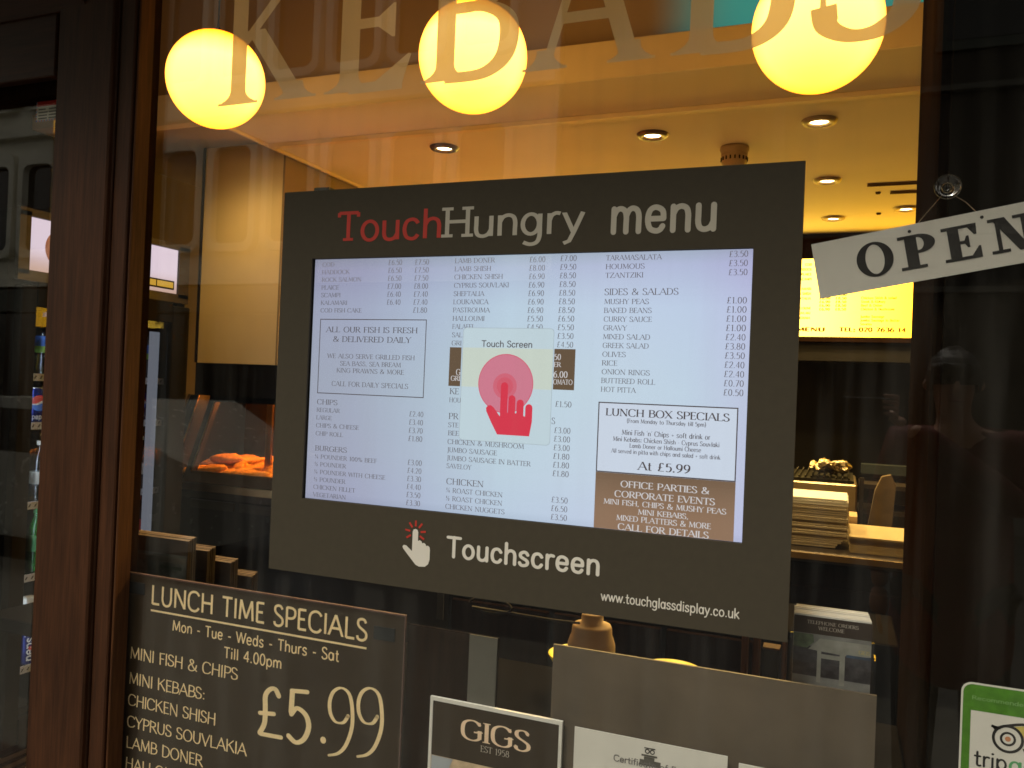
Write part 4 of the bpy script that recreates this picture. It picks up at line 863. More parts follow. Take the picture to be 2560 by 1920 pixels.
# ------------------------------------------------------------------ the touch menu display
D = thing('menu_display', 'big dark framed touchscreen menu mounted behind the window glass', 'menu display', (0, .01, 1.5))
fx_0, fx_1, fz0, fz1 = -.558, .560, 1.067, 1.920; sx0, sx1, sz0, sz1 = -.476, .476, 1.2323, 1.7677
b = MB()
for a in ((fx_0, fx_1, sz1, fz1), (fx_0, fx_1, fz0, sz0), (fx_0, sx0, sz0, sz1), (sx1, fx_1, sz0, sz1)): b.box(a[0], a[1], 0, .005, a[2], a[3])
b.build('frame_board', M['frame'], D)
bx('panel_body', M['boardback'], -.535, .53, .0145, .075, 1.09, 1.895, D, .004)
bx('mount_bracket', M['boardback'], -.50, -.46, .03, .10, 1.896, 1.935, D)
def screenmat():
    m, nt, out = newmat('lcd_backlight'); N = nt.nodes; L = nt.links
    e = N.new('ShaderNodeEmission'); tc = N.new('ShaderNodeTexCoord'); sp = N.new('ShaderNodeSeparateXYZ'); L.new(tc.outputs['Object'], sp.inputs[0])
    mx = N.new('ShaderNodeMapRange'); mx.inputs[1].default_value = -.476; mx.inputs[2].default_value = .476; L.new(sp.outputs[0], mx.inputs[0])
    cr = N.new('ShaderNodeValToRGB'); e0 = cr.color_ramp.elements; e0[0].position = 0; e0[0].color = (.38, .42, .52, 1); e0[1].position = 1; e0[1].color = (.56, .62, .80, 1)
    for p_, c_ in ((.12, (.40, .45, .56)), (.30, (.47, .57, .68)), (.50, (.56, .72, .80)), (.72, (.60, .73, .84)), (.88, (.58, .71, .84))):
        q = e0.new(p_); q.color = (*c_, 1)
    L.new(mx.outputs[0], cr.inputs[0])
    mz = N.new('ShaderNodeMapRange'); mz.inputs[1].default_value = 1.232; mz.inputs[2].default_value = 1.768; L.new(sp.outputs[2], mz.inputs[0])
    cz = N.new('ShaderNodeValToRGB'); f0 = cz.color_ramp.elements; f0[0].position = 0; f0[0].color = (.86, .82, .90, 1); f0[1].position = 1; f0[1].color = (.70, .67, .72, 1)
    for p_, c_ in ((.03, (.97, .92, 1.0)), (.20, (1.0, .97, 1.0)), (.50, (1, 1, 1)), (.80, (.97, .95, 1.02)), (.95, (.84, .77, .90))):
        q = f0.new(p_); q.color = (*c_, 1)
    L.new(mz.outputs[0], cz.inputs[0])
    ml = N.new('ShaderNodeMix'); ml.data_type = 'RGBA'; ml.blend_type = 'MULTIPLY'; ml.inputs[0].default_value = 1
    L.new(cr.outputs[0], ml.inputs[6]); L.new(cz.outputs[0], ml.inputs[7]); e.inputs[1].default_value = KE; L.new(ml.outputs[2], e.inputs[0]); L.new(e.outputs[0], out.inputs[0]); return m
b = MB(); rect(b, sx0, sx1, sz0, sz1, .0062); scr = b.build('screen', screenmat(), D)
T1 = emis('screen_text', (.125, .110, .115), 1.0); T2 = emis('screen_text_dark', (.085, .070, .070), 1.0)
BR = emis('screen_brown', (.145, .098, .060), 1.0, (.30, .185, .115), 2, 1.40, 1.25); WT = emis('screen_white_text', (.66, .64, .64), 1.0)
WB = emis('screen_white_box', (.64, .72, .84), 1.0)
ys_ = .0057
def col(mb, xs, z0, dz, items, h=.0098, st='trajan'):
    for i, s in enumerate(items):
        if s: text(mb, s, xs, z0 - i * dz, h, st, ys_, None, 'l', T1)
def prices(mb, xr, z0, dz, items, h=.0112, w=.0335):
    for i, s in enumerate(items):
        if s: text(mb, '\u00a3' + s, xr, z0 - i * dz, h, 'trajan', ys_, w, 'r', T1)
b = MB()
for s, z, w in (('COD', 1.7515, .031), ('HADDOCK', 1.7345, .071), ('ROCK SALMON', 1.7175, .102), ('PLAICE', 1.700, .045), ('SCAMPI', 1.683, .050), ('KALAMARI', 1.666, .068), ('COD FISH CAKE', 1.649, .106)):
    text(b, s, -.456, z, .0092, 'trajan', ys_, w, 'l', T1)
prices(b, -.2535, 1.752, .0172, ('6.50', '6.50', '6.50', '7.00', '6.40', '6.40'))
prices(b, -.1885, 1.7515, .0171, ('7.50', '7.50', '7.50', '8.00', '7.40', '7.40', '1.80'))
text(b, 'CHIPS', -.455, 1.4435, .0112, 'trajan', ys_, .053, 'l', T1)
for s, z, w in (('REGULAR', 1.4265, .060), ('LARGE', 1.4095, .040), ('CHIPS & CHEESE', 1.392, .111), ('CHIP ROLL', 1.374, .071)): text(b, s, -.455, z, .0092, 'trajan', ys_, w, 'l', T1)
prices(b, -.187, 1.4275, .0174, ('2.40', '3.40', '3.70', '1.80'))
text(b, 'BURGERS', -.4545, 1.340, .0112, 'trajan', ys_, .082, 'l', T1)
for s, z, w in (('\u00bc POUNDER 100% BEEF', 1.3225, .160), ('\u00bd POUNDER', 1.3055, .082), ('\u00bc POUNDER WITH CHEESE', 1.2885, .182), ('\u00bd POUNDER', 1.2715, .082), ('CHICKEN FILLET', 1.2545, .108), ('VEGETARIAN', 1.2375, .085)):
    text(b, s, -.455, z, .0092, 'trajan', ys_, w, 'l', T1)
prices(b, -.186, 1.3245, .0171, ('3.00', '4.20', '3.30', '4.40', '3.50', '3.30'))
# centre column
for s, z, w in (('LAMB DONER', 1.753, .090), ('LAMB SHISH', 1.736, .082), ('CHICKEN SHISH', 1.719, .109), ('CYPRUS SOUVLAKI', 1.7015, .123), ('SHEFTALIA', 1.684, .069), ('LOUKANICA', 1.667, .079), ('PASTROUMA', 1.650, .083), ('HALLOUMI', 1.6325, .072), ('FALAFEL', 1.6155, .051)):
    text(b, s, -.127, z, .0098, 'trajan', ys_, w, 'l', T1)
text(b, 'SAL', -.127, 1.598, .0098, 'trajan', ys_, .023, 'l', T1); text(b, 'GRI', -.127, 1.581, .0098, 'trajan', ys_, .022, 'l', T1)
prices(b, .073, 1.7515, .01705, ('6.00', '8.00', '6.90', '6.90', '6.90', '6.90', '6.90', '5.50', '4.50'))
prices(b, .1385, 1.7525, .01715, ('7.00', '9.50', '8.50', '8.50', '8.50', '8.50', '8.50', '6.50', '5.50', '3.50', '4.50'))
text(b, 'KE', -.1265, 1.479, .0125, 'trajan', ys_, .020, 'l', T1); text(b, 'HOU', -.127, 1.462, .0098, 'trajan', ys_, .026, 'l', T1)
text(b, 'PR', -.1265, 1.427, .0125, 'trajan', ys_, .021, 'l', T1); text(b, 'STE', -.127, 1.410, .0098, 'trajan', ys_, .023, 'l', T1); text(b, 'BEE', -.1265, 1.393, .0098, 'trajan', ys_, .024, 'l', T1)
for s, z, w in (('CHICKEN & MUSHROOM', 1.375, .170), ('JUMBO SAUSAGE', 1.358, .112), ('JUMBO SAUSAGE IN BATTER', 1.341, .186), ('SAVELOY', 1.3245, .056)): text(b, s, -.127, z, .0098, 'trajan', ys_, w, 'l', T1)
text(b, 'S', .1005, 1.4285, .0125, 'trajan', ys_, None, 'l', T1)
prices(b, .140, 1.463, .017, ('1.50',)); prices(b, .140, 1.411, .0171, ('3.00', '3.00', '3.00', '1.80', '1.80', '1.80'))
text(b, 'CHICKEN', -.126, 1.291, .0125, 'trajan', ys_, .084, 'l', T1)
for s, z, w in (('\u00bc ROAST CHICKEN', 1.274, .127), ('\u00bd ROAST CHICKEN', 1.257, .127), ('CHICKEN NUGGETS', 1.240, .133)): text(b, s, -.126, z, .0098, 'trajan', ys_, w, 'l', T1)
prices(b, .140, 1.2735, .0171, ('3.50', '6.50', '3.50'))
# right column
for s, z, w in (('TARAMASALATA', 1.752, .108), ('HOUMOUS', 1.735, .076), ('TZANTZIKI', 1.718, .074)): text(b, s, .199, z, .0098, 'trajan', ys_, w, 'l', T1)
prices(b, .466, 1.7535, .0168, ('3.50', '3.50', '3.50'))
text(b, 'SIDES & SALADS', .1985, 1.6845, .0125, 'trajan', ys_, .143, 'l', T1)
for i, (s, w) in enumerate((('MUSHY PEAS', .087), ('BAKED BEANS', .093), ('CURRY SAUCE', .094), ('GRAVY', .046), ('MIXED SALAD', .092), ('GREEK SALAD', .090), ('OLIVES', .046), ('RICE', .030), ('ONION RINGS', .094), ('BUTTERED ROLL', .105), ('HOT PITTA', .068))):
    text(b, s, .199, 1.667 - i * .01705, .0098, 'trajan', ys_, w, 'l', T1)
prices(b, .467, 1.668, .01695, ('1.00', '1.00', '1.00', '1.00', '2.40', '3.80', '3.50', '2.40', '2.40', '0.70', '0.50'), .0115, .0355)
b.build('price_list', T1, scr)
b = MB(); outline(b, -.456, -.188, 1.468, 1.6345, .0018, .0058, T2)
for s, z, h, w, c in (('ALL OUR FISH IS FRESH', 1.605, .0122, .229, -.324), ('& DELIVERED DAILY', 1.584, .0122, .195, -.322), ('WE ALSO SERVE GRILLED FISH', 1.5475, .0098, .219, -.323), ('SEA BASS, SEA BREAM', 1.5315, .0098, .152, -.3225), ('KING PRAWNS & MORE', 1.516, .0098, .169, -.3225), ('CALL FOR DAILY SPECIALS', 1.486, .0104, .192, -.3225)):
    text(b, s, c, z, h, 'trajan', .0057, w, 'c', T2 if h > .012 else T1)
b.build('fish_notice', T2, scr)
b = MB(); rect(b, .197, .459, 1.341, 1.476, .0060, WB); outline(b, .195, .4595, 1.341, 1.4768, .0022, .0058, T2)
rect(b, .195, .4595, sz0 + .0002, 1.3408, .0059, BR)
for s, z, h, w, st in (('LUNCH BOX SPECIALS', 1.451, .0140, .233, 'trajanb'), ('(From Monday to Thursday till 5pm)', 1.4390, .0078, .149, 'trajanb'), ("Mini Fish 'n' Chips + soft drink or", 1.4155, .0095, .167, 'trajanb'), ('Mini Kebabs: Chicken Shish - Cyprus Souvlaki', 1.4028, .0085, .201, 'trajanb'), ('Lamb Doner or Halloumi Cheese', 1.3915, .0080, .135, 'trajanb'), ('All served in pitta with chips and salad + soft drink', 1.380, .0080, .206, 'trajanb'), ('At \u00a35.99', 1.3505, .0155, .098, 'trajanb')):
    text(b, s, .3275, z, h, st, .0056, w, 'c', T2)
for s, z, h, w in (('OFFICE PARTIES &', 1.315, .0122, .167), ('CORPORATE EVENTS', 1.2955, .0122, .189), ('MINI FISH, CHIPS & MUSHY PEAS', 1.2805, .0100, .231), ('MINI KEBABS,', 1.2655, .0100, .095), ('MIXED PLATTERS & MORE', 1.251, .0104, .178)):
    text(b, s, .329, z, h, 'trajanb', .0056, w, 'c', WT)
text(b, 'CALL FOR DETAILS', .329, 1.2332, .0122, 'trajanb', .0056, .171, 'c', WT)
b.build('lunch_box_notice', T2, scr)
b = MB(); rect(b, -.131, -.104, 1.496, 1.577, .0059, BR); rect(b, .100, .144, 1.497, 1.578, .0059, BR)
for s, x, z, h, w in (('50', .1005, 1.556, .0115, .0135), ('ER', .1005, 1.542, .0095, .014), ('6.00', .1003, 1.521, .0125, .029), ('OMATO', .1003, 1.5075, .0100, .040), ('G', -.114, 1.519, .0125, .0095), ('GRI', -.1255, 1.5072, .0100, .0205)):
    text(b, s, x, z, h, 'trajanb', .0056, w, 'l', WT)
b.build('meal_deal_notice', BR, scr)
# touch prompt pop-up
PB = emis('popup_blue', (.57, .70, .76), 1.0); PY = emis('popup_cream', (.62, .70, .62), 1.0); PE = emis('popup_edge', (.42, .50, .54), 1.0)
PK = emis('popup_pink', (.66, .22, .30), 1.0); PR_ = emis('popup_red', (.72, .050, .085), 1.0); PK2 = emis('popup_pink_ring', (.68, .15, .21), 1.0)
b = MB(); yy = .0054
b.face([(x, yy + .0001, z) for x, z in rrect(-.1015, .0985, 1.385, 1.6185, .008)], PE)
b.face([(x, yy, z) for x, z in rrect(-.1005, .0975, 1.386, 1.6175, .0075)], PB)
rect(b, -.1005, .0975, 1.496, 1.577, yy - .0001, PY)
text(b, 'Touch Screen', -.0025, 1.5795, .0125, 'roundthin', yy - .0003, .111, 'c', T2)
disc(b, -.002, 1.505, .0605, yy - .0002, PK2, 48); disc(b, -.002, 1.505, .0585, yy - .0003, PK, 48)
disc(b, -.003, 1.500, .026, yy - .0004, PK2, 32); disc(b, -.003, 1.500, .018, yy - .0005, emis('popup_pink_mid', (.68, .12, .17), 1.0), 32)
def finger(x, z0, z1, w):
    o = []
    for i in range(9): t = math.pi * i / 8; o.append((x + w * math.cos(t), yy - .0006, z1 + w * math.sin(t)))
    b.face(o + [(x - w, yy - .0006, z0), (x + w, yy - .0006, z0)], PR_)
finger(-.0035, 1.435, 1.500, .0078); 
b.face([(x, yy - .0006, z) for x, z in ((-.0113, 1.4349), (.0043, 1.4349), (.0043, 1.455), (-.0113, 1.455))], PR_)
def fl(x, z0, z1, w): 
    o = []
    for i in range(9): t = math.pi * i / 8; o.append((x + w * math.cos(t), yy - .0007, z1 + w * math.sin(t)))
    b.face(o + [(x - w, yy - .0007, z0), (x + w, yy - .0007, z0)], PR_)
fl(.0140, 1.445, 1.4745, .0076); fl(.0322, 1.440, 1.4665, .0076); fl(.0512, 1.430, 1.458, .0076)
b.face([(x, yy - .0008, z) for x, z in ((-.0160, 1.4010), (.0540, 1.4010), (.0588, 1.430), (.0588, 1.440), (.0440, 1.4400), (.0246, 1.4460), (.0060, 1.4460), (-.0113, 1.4400), (-.0113, 1.4355))], PR_)
b.face([(x, yy - .0009, z) for x, z in ((-.0158, 1.4012), (-.0080, 1.4200), (-.0112, 1.4380), (-.0260, 1.4560), (-.0320, 1.4600), (-.0385, 1.4590), (-.0425, 1.4540), (-.0415, 1.4470), (-.0300, 1.4250))], PR_)
pop = b.build('touch_prompt', PB, scr)
# lettering on the frame
b = MB(); text(b, 'Touch', -.409, 1.805, .0625, 'slab', -.0006, .254, 'l', M['red_let']); b.build('lettering', M['red_let'], D)
b = MB(); text(b, 'Hungry', -.150, 1.805, .0625, 'slab', -.0006, .304, 'l', M['grey_let']); b.build('lettering', M['grey_let'], D)
b = MB(); text(b, 'menu', .209, 1.804, .068, 'round', -.0006, .200, 'l', M['grey_let']); b.build('lettering', M['grey_let'], D)
b = MB(); text(b, 'Touchscreen', -.111, 1.1445, .0400, 'round', -.0006, .325, 'l', M['white_let']); b.build('lettering', M['white_let'], D)
b = MB(); text(b, 'www.touchglassdisplay.co.uk', .219, 1.0975, .0172, 'roundthin', -.0006, .257, 'l', M['white_let']); b.build('lettering', M['white_let'], D)
b = MB(); hx, hz = -.187, 1.0
pts = [(-.1935, 1.187), (-.1915, 1.1915), (-.187, 1.193), (-.1825, 1.1915), (-.1805, 1.187), (-.1805, 1.1685), (-.176, 1.1705), (-.1715, 1.1680), (-.1705, 1.1645), (-.166, 1.1660), (-.1620, 1.1635), (-.1610, 1.1600), (-.156, 1.1610), (-.1522, 1.1575), (-.1515, 1.152), (-.1515, 1.132), (-.1545, 1.1225), (-.162, 1.1165), (-.176, 1.1155), (-.184, 1.1185), (-.2145, 1.1490), (-.2165, 1.1535), (-.2135, 1.1570), (-.2080, 1.1565), (-.1935, 1.1460)]
b.face([(x, -.0006, z) for x, z in pts]); b.build('hand_icon', M['white_let'], D)
b = MB()
for a in (90, 128, 52, 172, 8, 212, -32):
    c, s = math.cos(R(a)), math.sin(R(a)); ox, oz = -.187, 1.186; w = .0020
    b.face([(ox + c * .0125 - s * w, -.0006, oz + s * .0125 + c * w), (ox + c * .0125 + s * w, -.0006, oz + s * .0125 - c * w), (ox + c * .0245 + s * w, -.0006, oz + s * .0245 - c * w), (ox + c * .0245 - s * w, -.0006, oz + s * .0245 + c * w)])
b.build('tap_rays', M['red_let'], D)
rehome(D); scr.location.y += .0066

# ------------------------------------------------------------------ signs in the window
LS = thing('lunch_sign', 'brown lunch time specials sign with cream lettering, lower left of window', 'sign', (-.6, .005, .75))
bx('board', M['signbrown'], -1.00, -.212, -.0005, .004, .40, 1.0020, LS)
b = MB(); b.box(-1.00, -.212, -.0012, .0045, 1.0023, 1.0055); b.box(-.2117, -.2090, -.0012, .0045, .40, 1.0055); b.build('edge', M['signedge'], LS)
for x in (-.985, -.285): bx('velcro_tab', M['velcro'], x, x + .052, -.0022, -.0008, .955 if x < -.5 else .945, .983 if x < -.5 else .973, LS)
b = MB(); q = -.0010
text(b, 'LUNCH TIME SPECIALS', -.911, .937, .0455, 'goth', q, .609, 'l'); rect(b, -.911, -.302, .9190, .9235, q)
text(b, 'Mon - Tue - Weds - Thurs - Sat', -.841, .882, .0250, 'goth', q, .471, 'l'); text(b, 'Till 4.00pm', -.684, .8415, .0250, 'goth', q, .163, 'l')
b.build('lettering', M['cream_let'], LS)
b = MB()
for s, z, w in (('MINI FISH & CHIPS', .796, .328), ('MINI KEBABS:', .734, .236), ('CHICKEN SHISH', .681, .270), ('CYPRUS SOUVLAKIA', .628, .362), ('LAMB DONER', .577, .237), ('HALLOUMI', .526, .19)):
    text(b, s, -.970, z, .0265, 'hand', q, w, 'l')
b.build('handwriting', M['cream_let'], LS)
b = MB(); text(b, '\u00a35', -.578, .680, .112, 'hand', q, .142, 'l', rot=R(4)); disc(b, -.402, .704, .0075, q)
b.build('price', M['cream_let'], LS)
b = MB()
for ox, oz in ((0, 0), (.073, .012)):
    P = [(-.341, .768), (-.352, .752), (-.372, .750), (-.386, .766), (-.389, .792), (-.380, .815), (-.360, .826), (-.340, .816), (-.331, .785), (-.330, .745), (-.343, .705), (-.362, .683), (-.386, .674)]
    for pl in ribbon(spline(P, 4), lambda dx, dy: .0040 + .0055 * abs(dy), rnd=1): b.face([(x + ox, q - .0001 * (pl is not None), z + oz) for x, z in pl])
b.build('price_nines', M['cream_let'], LS)
rehome(LS); LS.location.y += .0142

DP = thing('dark_notice', 'dark blank notice with a grey right hand strip beside the lunch sign', 'notice', (-.1, .03, .8))
bx('board', M['walnut'], -.2075, .002, .008, .012, .40, .986, DP); bx('strip', M['stripe'], -.062, .000, .0055, .0078, .40, .9855, DP)
rehome(DP); DP.location.y += .0142
GB = bx('grey_notice_board', M['greyboard'], .119, .708, .010, .016, .35, .991); GB.location.y = .0142; tag(GB, 'blank grey brown board standing behind the posters, right half of window', 'board')
GP = thing('poster', 'brown poster in a pale frame reading GIGS EST 1958', 'poster', (0, -.002, .6))
bx('backing', M['signbrown'], -.135, .141, -.0015, .003, .40, .839, GP)
b = MB(); b.box(-.142, .148, -.0028, .004, .8394, .847); b.box(-.142, -.1354, -.0028, .004, .40, .8392); b.box(.1414, .148, -.0028, .004, .40, .8392); b.build('frame', M['paper'], GP)
b = MB(); text(b, 'GIGS', .0065, .7735, .040, 'trajanb', -.0021, .150, 'c'); b.build('lettering', mat('peach_print', (.92, .68, .45), .7), GP)
b = MB(); text(b, 'EST 1958', .0075, .7545, .0125, 'trajan', -.0021, .062, 'c'); b.build('small_lettering', M['grey_let'], GP)
b = MB(); rect(b, -.135, .141, .40, .727, -.0020); b.build('photo_print', mat('food_photo', (.55, .42, .26), .5, var=.55, scale=22), GP)
b = MB(); b.face([(x, -.0024, z) for x, z in ((-.134, .726), (-.134, .66), (-.10, .69), (-.085, .726))]); b.build('sky_print', mat('pale_photo_corner', (.42, .46, .48), .5), GP)
rehome(GP); GP.location.y += .0142
CE = thing('certificate', 'white certificate sheet with grey crest, right of the framed poster', 'certificate', (.32, 0, .6))
bx('sheet', M['paper'], .173, .464, -.0010, .0008, .40, .842, CE)
b = MB(); text(b, 'Certificate of Excellence', .253, .7925, .0115, 'roundthin', -.0018, .19, 'l'); text(b, '', 0, 0, .01, 'goth')
b.build('lettering', M['inkgrey'], CE)
b = MB(); rect(b, .303, .343, .795, .806, -.0014); rect(b, .311, .331, .806, .812, -.0014); rect(b, .306, .336, .8125, .816, -.0014)
b.build('crest_shade', M['stripe'], CE)
b = MB(); ring(b, .317, .8225, .0028, .0048, -.0015, n=14); ring(b, .3265, .8225, .0028, .0048, -.0015, n=14); rect(b, .311, .332, .8275, .8295, -.0015); b.build('crest', M['ink'], CE)
rehome(CE); CE.location.y += .0142
tag(bx('paper_sheet', M['paper'], .484, .70, .0132, .0150, .40, .834), 'plain white sheet at the bottom edge, right of the certificate', 'sheet')

# OPEN sign on its suction cup
OS = thing('open_sign', 'tilted white OPEN sign hanging on string from the glass', 'sign', (.574, 0, 1.773))
OS.rotation_euler = (0, -R(10.6), 0)
b = MB(); b.box(0, .40, -.001, .002, -.0985, 0); b.build('board', M['opensign'], OS)
b = MB()
for ch, x0, x1 in (('\ue001', .0685, .1275), ('\ue002', .1368, .194), ('\ue003', .2045, .2612), ('\ue004', .2740, .338)):
    text(b, ch, x0, -.0768, .0585, 'claren', -.0016, x1 - x0, 'l', seg=8)
b.build('lettering', M['ink'], OS)
b = MB()
for hx_ in (.158, .268): b.lathe([(0, -.0016), (.0028, -.0016)], (hx_, 0, -.0115), 12, None, 'y')
b.build('hole', M['ink'], OS)
SC = thing('suction_cup', 'clear round suction cup on the glass above the open sign', 'suction cup', (.7875, -.004, 1.8645))
OS.location.y += .0142; SC.location.y += .0155
b = MB(); b.lathe([(.0205, 0), (.0200, .0015), (.015, .0030), (.009, .0055), (.007, .011), (.0075, .014), (0, .014)], (0, 0, 0), 32, None, 'y'); b.build('cup', glass('cup_rubber', (.80, .76, .66), f0=.16), SC)
b = MB(); b.lathe([(.0212, .0002), (.0212, .0016), (.0198, .0018)], (0, 0, 0), 32, None, 'y'); b.build('rim', M['stripe'], SC)
b = MB(); b.tube([(.0085 * math.cos(R(a)), .0095, .0085 * math.sin(R(a))) for a in range(0, 361, 30)], .0009, 6); b.build('hook_ring', M['grey_let'], SC)
b = MB(); b.tube([(.7335, .0140, 1.7905), (.757, .015, 1.822), (.7800, .018, 1.8520)], .0008, 6); b.tube([(.8390, .0140, 1.8120), (.815, .015, 1.838), (.7960, .018, 1.8520)], .0008, 6)
tag(b.build('hanging_string', mat('brown_string', (.28, .20, .12), .9)), 'thin string holding the tilted open sign on its suction cup', 'string')

# green sticker bottom right
TS = thing('review_sticker', 'green bordered review sticker with an owl face, bottom right corner', 'sticker', (.95, -.002, .95))
b = MB(); b.face([(x, -.0022, z) for x, z in rrect(.8345, 1.06, .80, 1.0425, .016)]); b.build('white_rim', M['paper'], TS)
b = MB(); b.face([(x, -.0025, z) for x, z in rrect(.8375, 1.057, .803, 1.0395, .014)]); b.build('green_border', M['green'], TS)
b = MB(); rect(b, .8495, 1.045, .82, .997, -.0028); b.build('white_field', M['paper'], TS)
b = MB(); text(b, 'Recommended on', .8505, 1.0150, .0062, 'roundthin', -.0029, .098, 'l'); b.build('top_lettering', mat('pale_green_print', (.22, .42, .14), .7), TS)
ow = MB(); y_ = -.0031
for ox in (.9035, .9550):
    ring(ow, ox, .9595, .0185, .0228, y_, M['ink'], 40); ring(ow, ox, .9595, .0080, .0115, y_, M['ink'], 30); disc(ow, ox, .9595, .0042, y_, M['owlo'] if ox < .93 else M['owly'], 20)
for pl in ribbon(spline([(.8795, .9770), (.889, .9755), (.9010, .9805), (.9290, .9870), (.9570, .9805), (.969, .9755), (.9790, .9770)], 4), lambda a, c: .0042): ow.face([(x, y_ - .0001, z) for x, z in pl], M['ink'])
ow.face([(x, y_ - .0001, z) for x, z in ((.8790, .9775), (.8940, .9745), (.8850, .9700))], M['ink']); ow.face([(x, y_ - .0001, z) for x, z in ((.9640, .9745), (.9800, .9775), (.9730, .9700))], M['ink'])
ow.face([(x, y_ + .0001, z) for x, z in ((.9100, .9800), (.9290, .9850), (.9480, .9800), (.9292, .9620))], M['owly']); ow.face([(x, y_ - .0001, z) for x, z in ((.9240, .9480), (.9345, .9480), (.9292, .9380))], M['ink'])
ow.build('owl_logo', M['ink'], TS)
b = MB(); text(b, 'trip', .8570, .9085, .0240, 'roundthin', -.0031, .046, 'l', M['ink']); text(b, 'advisor', .9065, .9085, .0240, 'roundthin', -.0031, .118, 'l', M['greenlet']); b.build('lettering', M['ink'], TS)
rehome(TS); TS.location.y += .0142

# small striped sticker on the left pane
ST = thing('notice_sticker', 'small red and white notice sticker at the top of the left pane', 'sticker', (-1.33, 0, 2.2))
x0, x1, z0, z1 = -1.378, -1.283, 2.152, 2.240
b = MB(); b.box(x0, x1, -.0035, -.0028, z0, z1); b.build('backing', M['paper'], ST)
b = MB(); rect(b, x0 + .003, x1, 2.192, 2.208, -.0037, M['red']); b.mi(M['red'])
rect(b, x0 + .010, x1 - .012, 2.229, 2.233, -.0037, M['red'])
b.build('red_band', M['red'], ST)
b = MB(); rg2 = random.Random(2)
for k, zz in enumerate((2.219, 2.184, 2.176, 2.168, 2.160)):
    for a, c in ((x0 + .008, x0 + .040), (x0 + .046, x0 + .082)): rect(b, a, c + rg2.uniform(-.006, .004), zz - .0016, zz + .0016, -.0037)
b.build('print_lines', M['stripe'], ST)
b = MB()
for k in range(16):
    xx = x0 + k * .006; b.face([(xx, -.0038, z0 - .0005), (xx + .003, -.0038, z0 - .0005), (xx + .005, -.0038, z0 + .004), (xx + .002, -.0038, z0 + .004)], M['red'] if k % 2 else M['lblblue'])
for k in range(15):
    zz = z0 + k * .006; b.face([(x0 - .0005, -.0038, zz), (x0 + .003, -.0038, zz + .002), (x0 + .003, -.0038, zz + .005), (x0 - .0005, -.0038, zz + .003)], M['red'] if k % 2 else M['lblblue'])
b.build('striped_border', M['red'], ST)
rehome(ST); ST.location.y += .0142

# ------------------------------------------------------------------ things just inside the window
WR = thing('wooden_rack', 'small wooden rack post beside the right leaflet holder under the display', 'rack', (.50, .22, .8))
bx('post', M['jamb'], .462, .474, .20, .23, .80, 1.06, WR, .002); bx('post', M['jamb'], .484, .498, .20, .23, .80, 1.06, WR, .002)
bx('black_box', M['black'], .504, .534, .205, .235, .905, .992, WR, .001); bx('box_edge', M['jamb'], .503, .536, .203, .237, .9925, .996, WR); bx('foot_block', M['trim'], .520, .532, .195, .205, .925, .932, WR)
bx('post', M['jamb'], .540, .549, .20, .23, .80, 1.06, WR, .002)
rehome(WR)
PL = thing('interior_pillar', 'dark wooden pillar just inside the glass at the right, its left side glowing', 'pillar', (.95, .3, 0))
bx('pillar_side', wood('pillar_veneer', (.005, .003, .0014), (.017, .0095, .004), .9), .775, .790, .05, .54, 0, 3.04, PL)
bx('pillar_core', M['matt2'], .7905, 2.09, .03, .56, 0, 3.04, PL)
rehome(PL)
def leaflets(x0, x1, y0, y1, z0, z1, label, front):
    t = thing('leaflet_stack', label, 'leaflets', ((x0 + x1) / 2, y0, z0), 'menu leaflets in the acrylic holder')
    n = 9; dy = (y1 - y0) / n
    for i in range(n):
        r = rr.uniform
        b = MB(); xa, xb, ya, yb, zt = x0 + r(-.002, .002), x1 + r(-.002, .002), y0 + i * dy + .0002, y0 + (i + 1) * dy - .0002, z1 - (r(0, .003) if i else 0) + i * .0010; b.box(xa, xb, ya, yb, z0, zt, M['leafbrown']); b.box(xa + .0003, xb - .0003, ya + .0003, yb - .0003, zt + .0001, zt + .0008, M['paper_edge']); b.build('leaflet', M['leafbrown'], t)
    if front: front(t)
    rehome(t); return t
def f1(t):
    b = MB(); rect(b, -1.066, -.886, .91, 1.040, .0985); b.build('photo_print', mat('street_photo_print', (.07, .075, .065), .5, var=.8, scale=26), t)
    b = MB()
    rect(b, -1.060, -.888, 1.018, 1.034, .0980, M['stripe']); rect(b, -1.022, -1.012, .91, 1.017, .0980, M['stripe']); rect(b, -.985, -.975, .91, 1.017, .0980, M['stripe']); rect(b, -.97, -.90, 1.002, 1.010, .0980, M['fascia'])
    b.build('shop_picture', M['stripe'], t)
leaflets(-1.072, -.884, .099, .128, .90, 1.078, 'largest front stack of brown menu leaflets, far left behind the lunch sign', f1)
leaflets(-1.072, -.880, .165, .195, .88, 1.043, 'second stack of brown leaflets, stepped down behind the largest', None)
leaflets(-1.072, -.862, .235, .262, .86, 1.002, 'third stack of brown leaflets, lower and further right', None)
leaflets(-1.072, -.845, .300, .326, .84, .955, 'lowest rear stack of brown leaflets beside the lunch sign top', None)
hl = thing('leaflet_holder', 'clear stepped acrylic leaflet holder behind the lunch sign', 'leaflet holder', (-.98, .2, .8))
for (a, z) in ((.094, 1.03), (.160, .995), (.230, .95), (.296, .91)):
    bx('acrylic_front', M['clear'], -1.080, -.872 + (a - .094) * .2, a, a + .003, .80, z, hl)
bx('acrylic_side', M['clear'], -.872, -.869, .098, .33, .80, .98, hl)
rehome(hl)
LR = thing('leaflet_stack', 'brown leaflet stack reading telephone orders welcome, below the display right corner', 'leaflets', (.63, .1, 1.0))
for i in range(9): bx('leaflet', M['paper'] if i else M['leafbrown'], .565 + rr.uniform(-.001, .003), .700 - i * .0009, .100 + i * .003, .1025 + i * .003, .93, 1.096 + i * .0016 + rr.uniform(-.001, .001) if i else 1.094, LR)
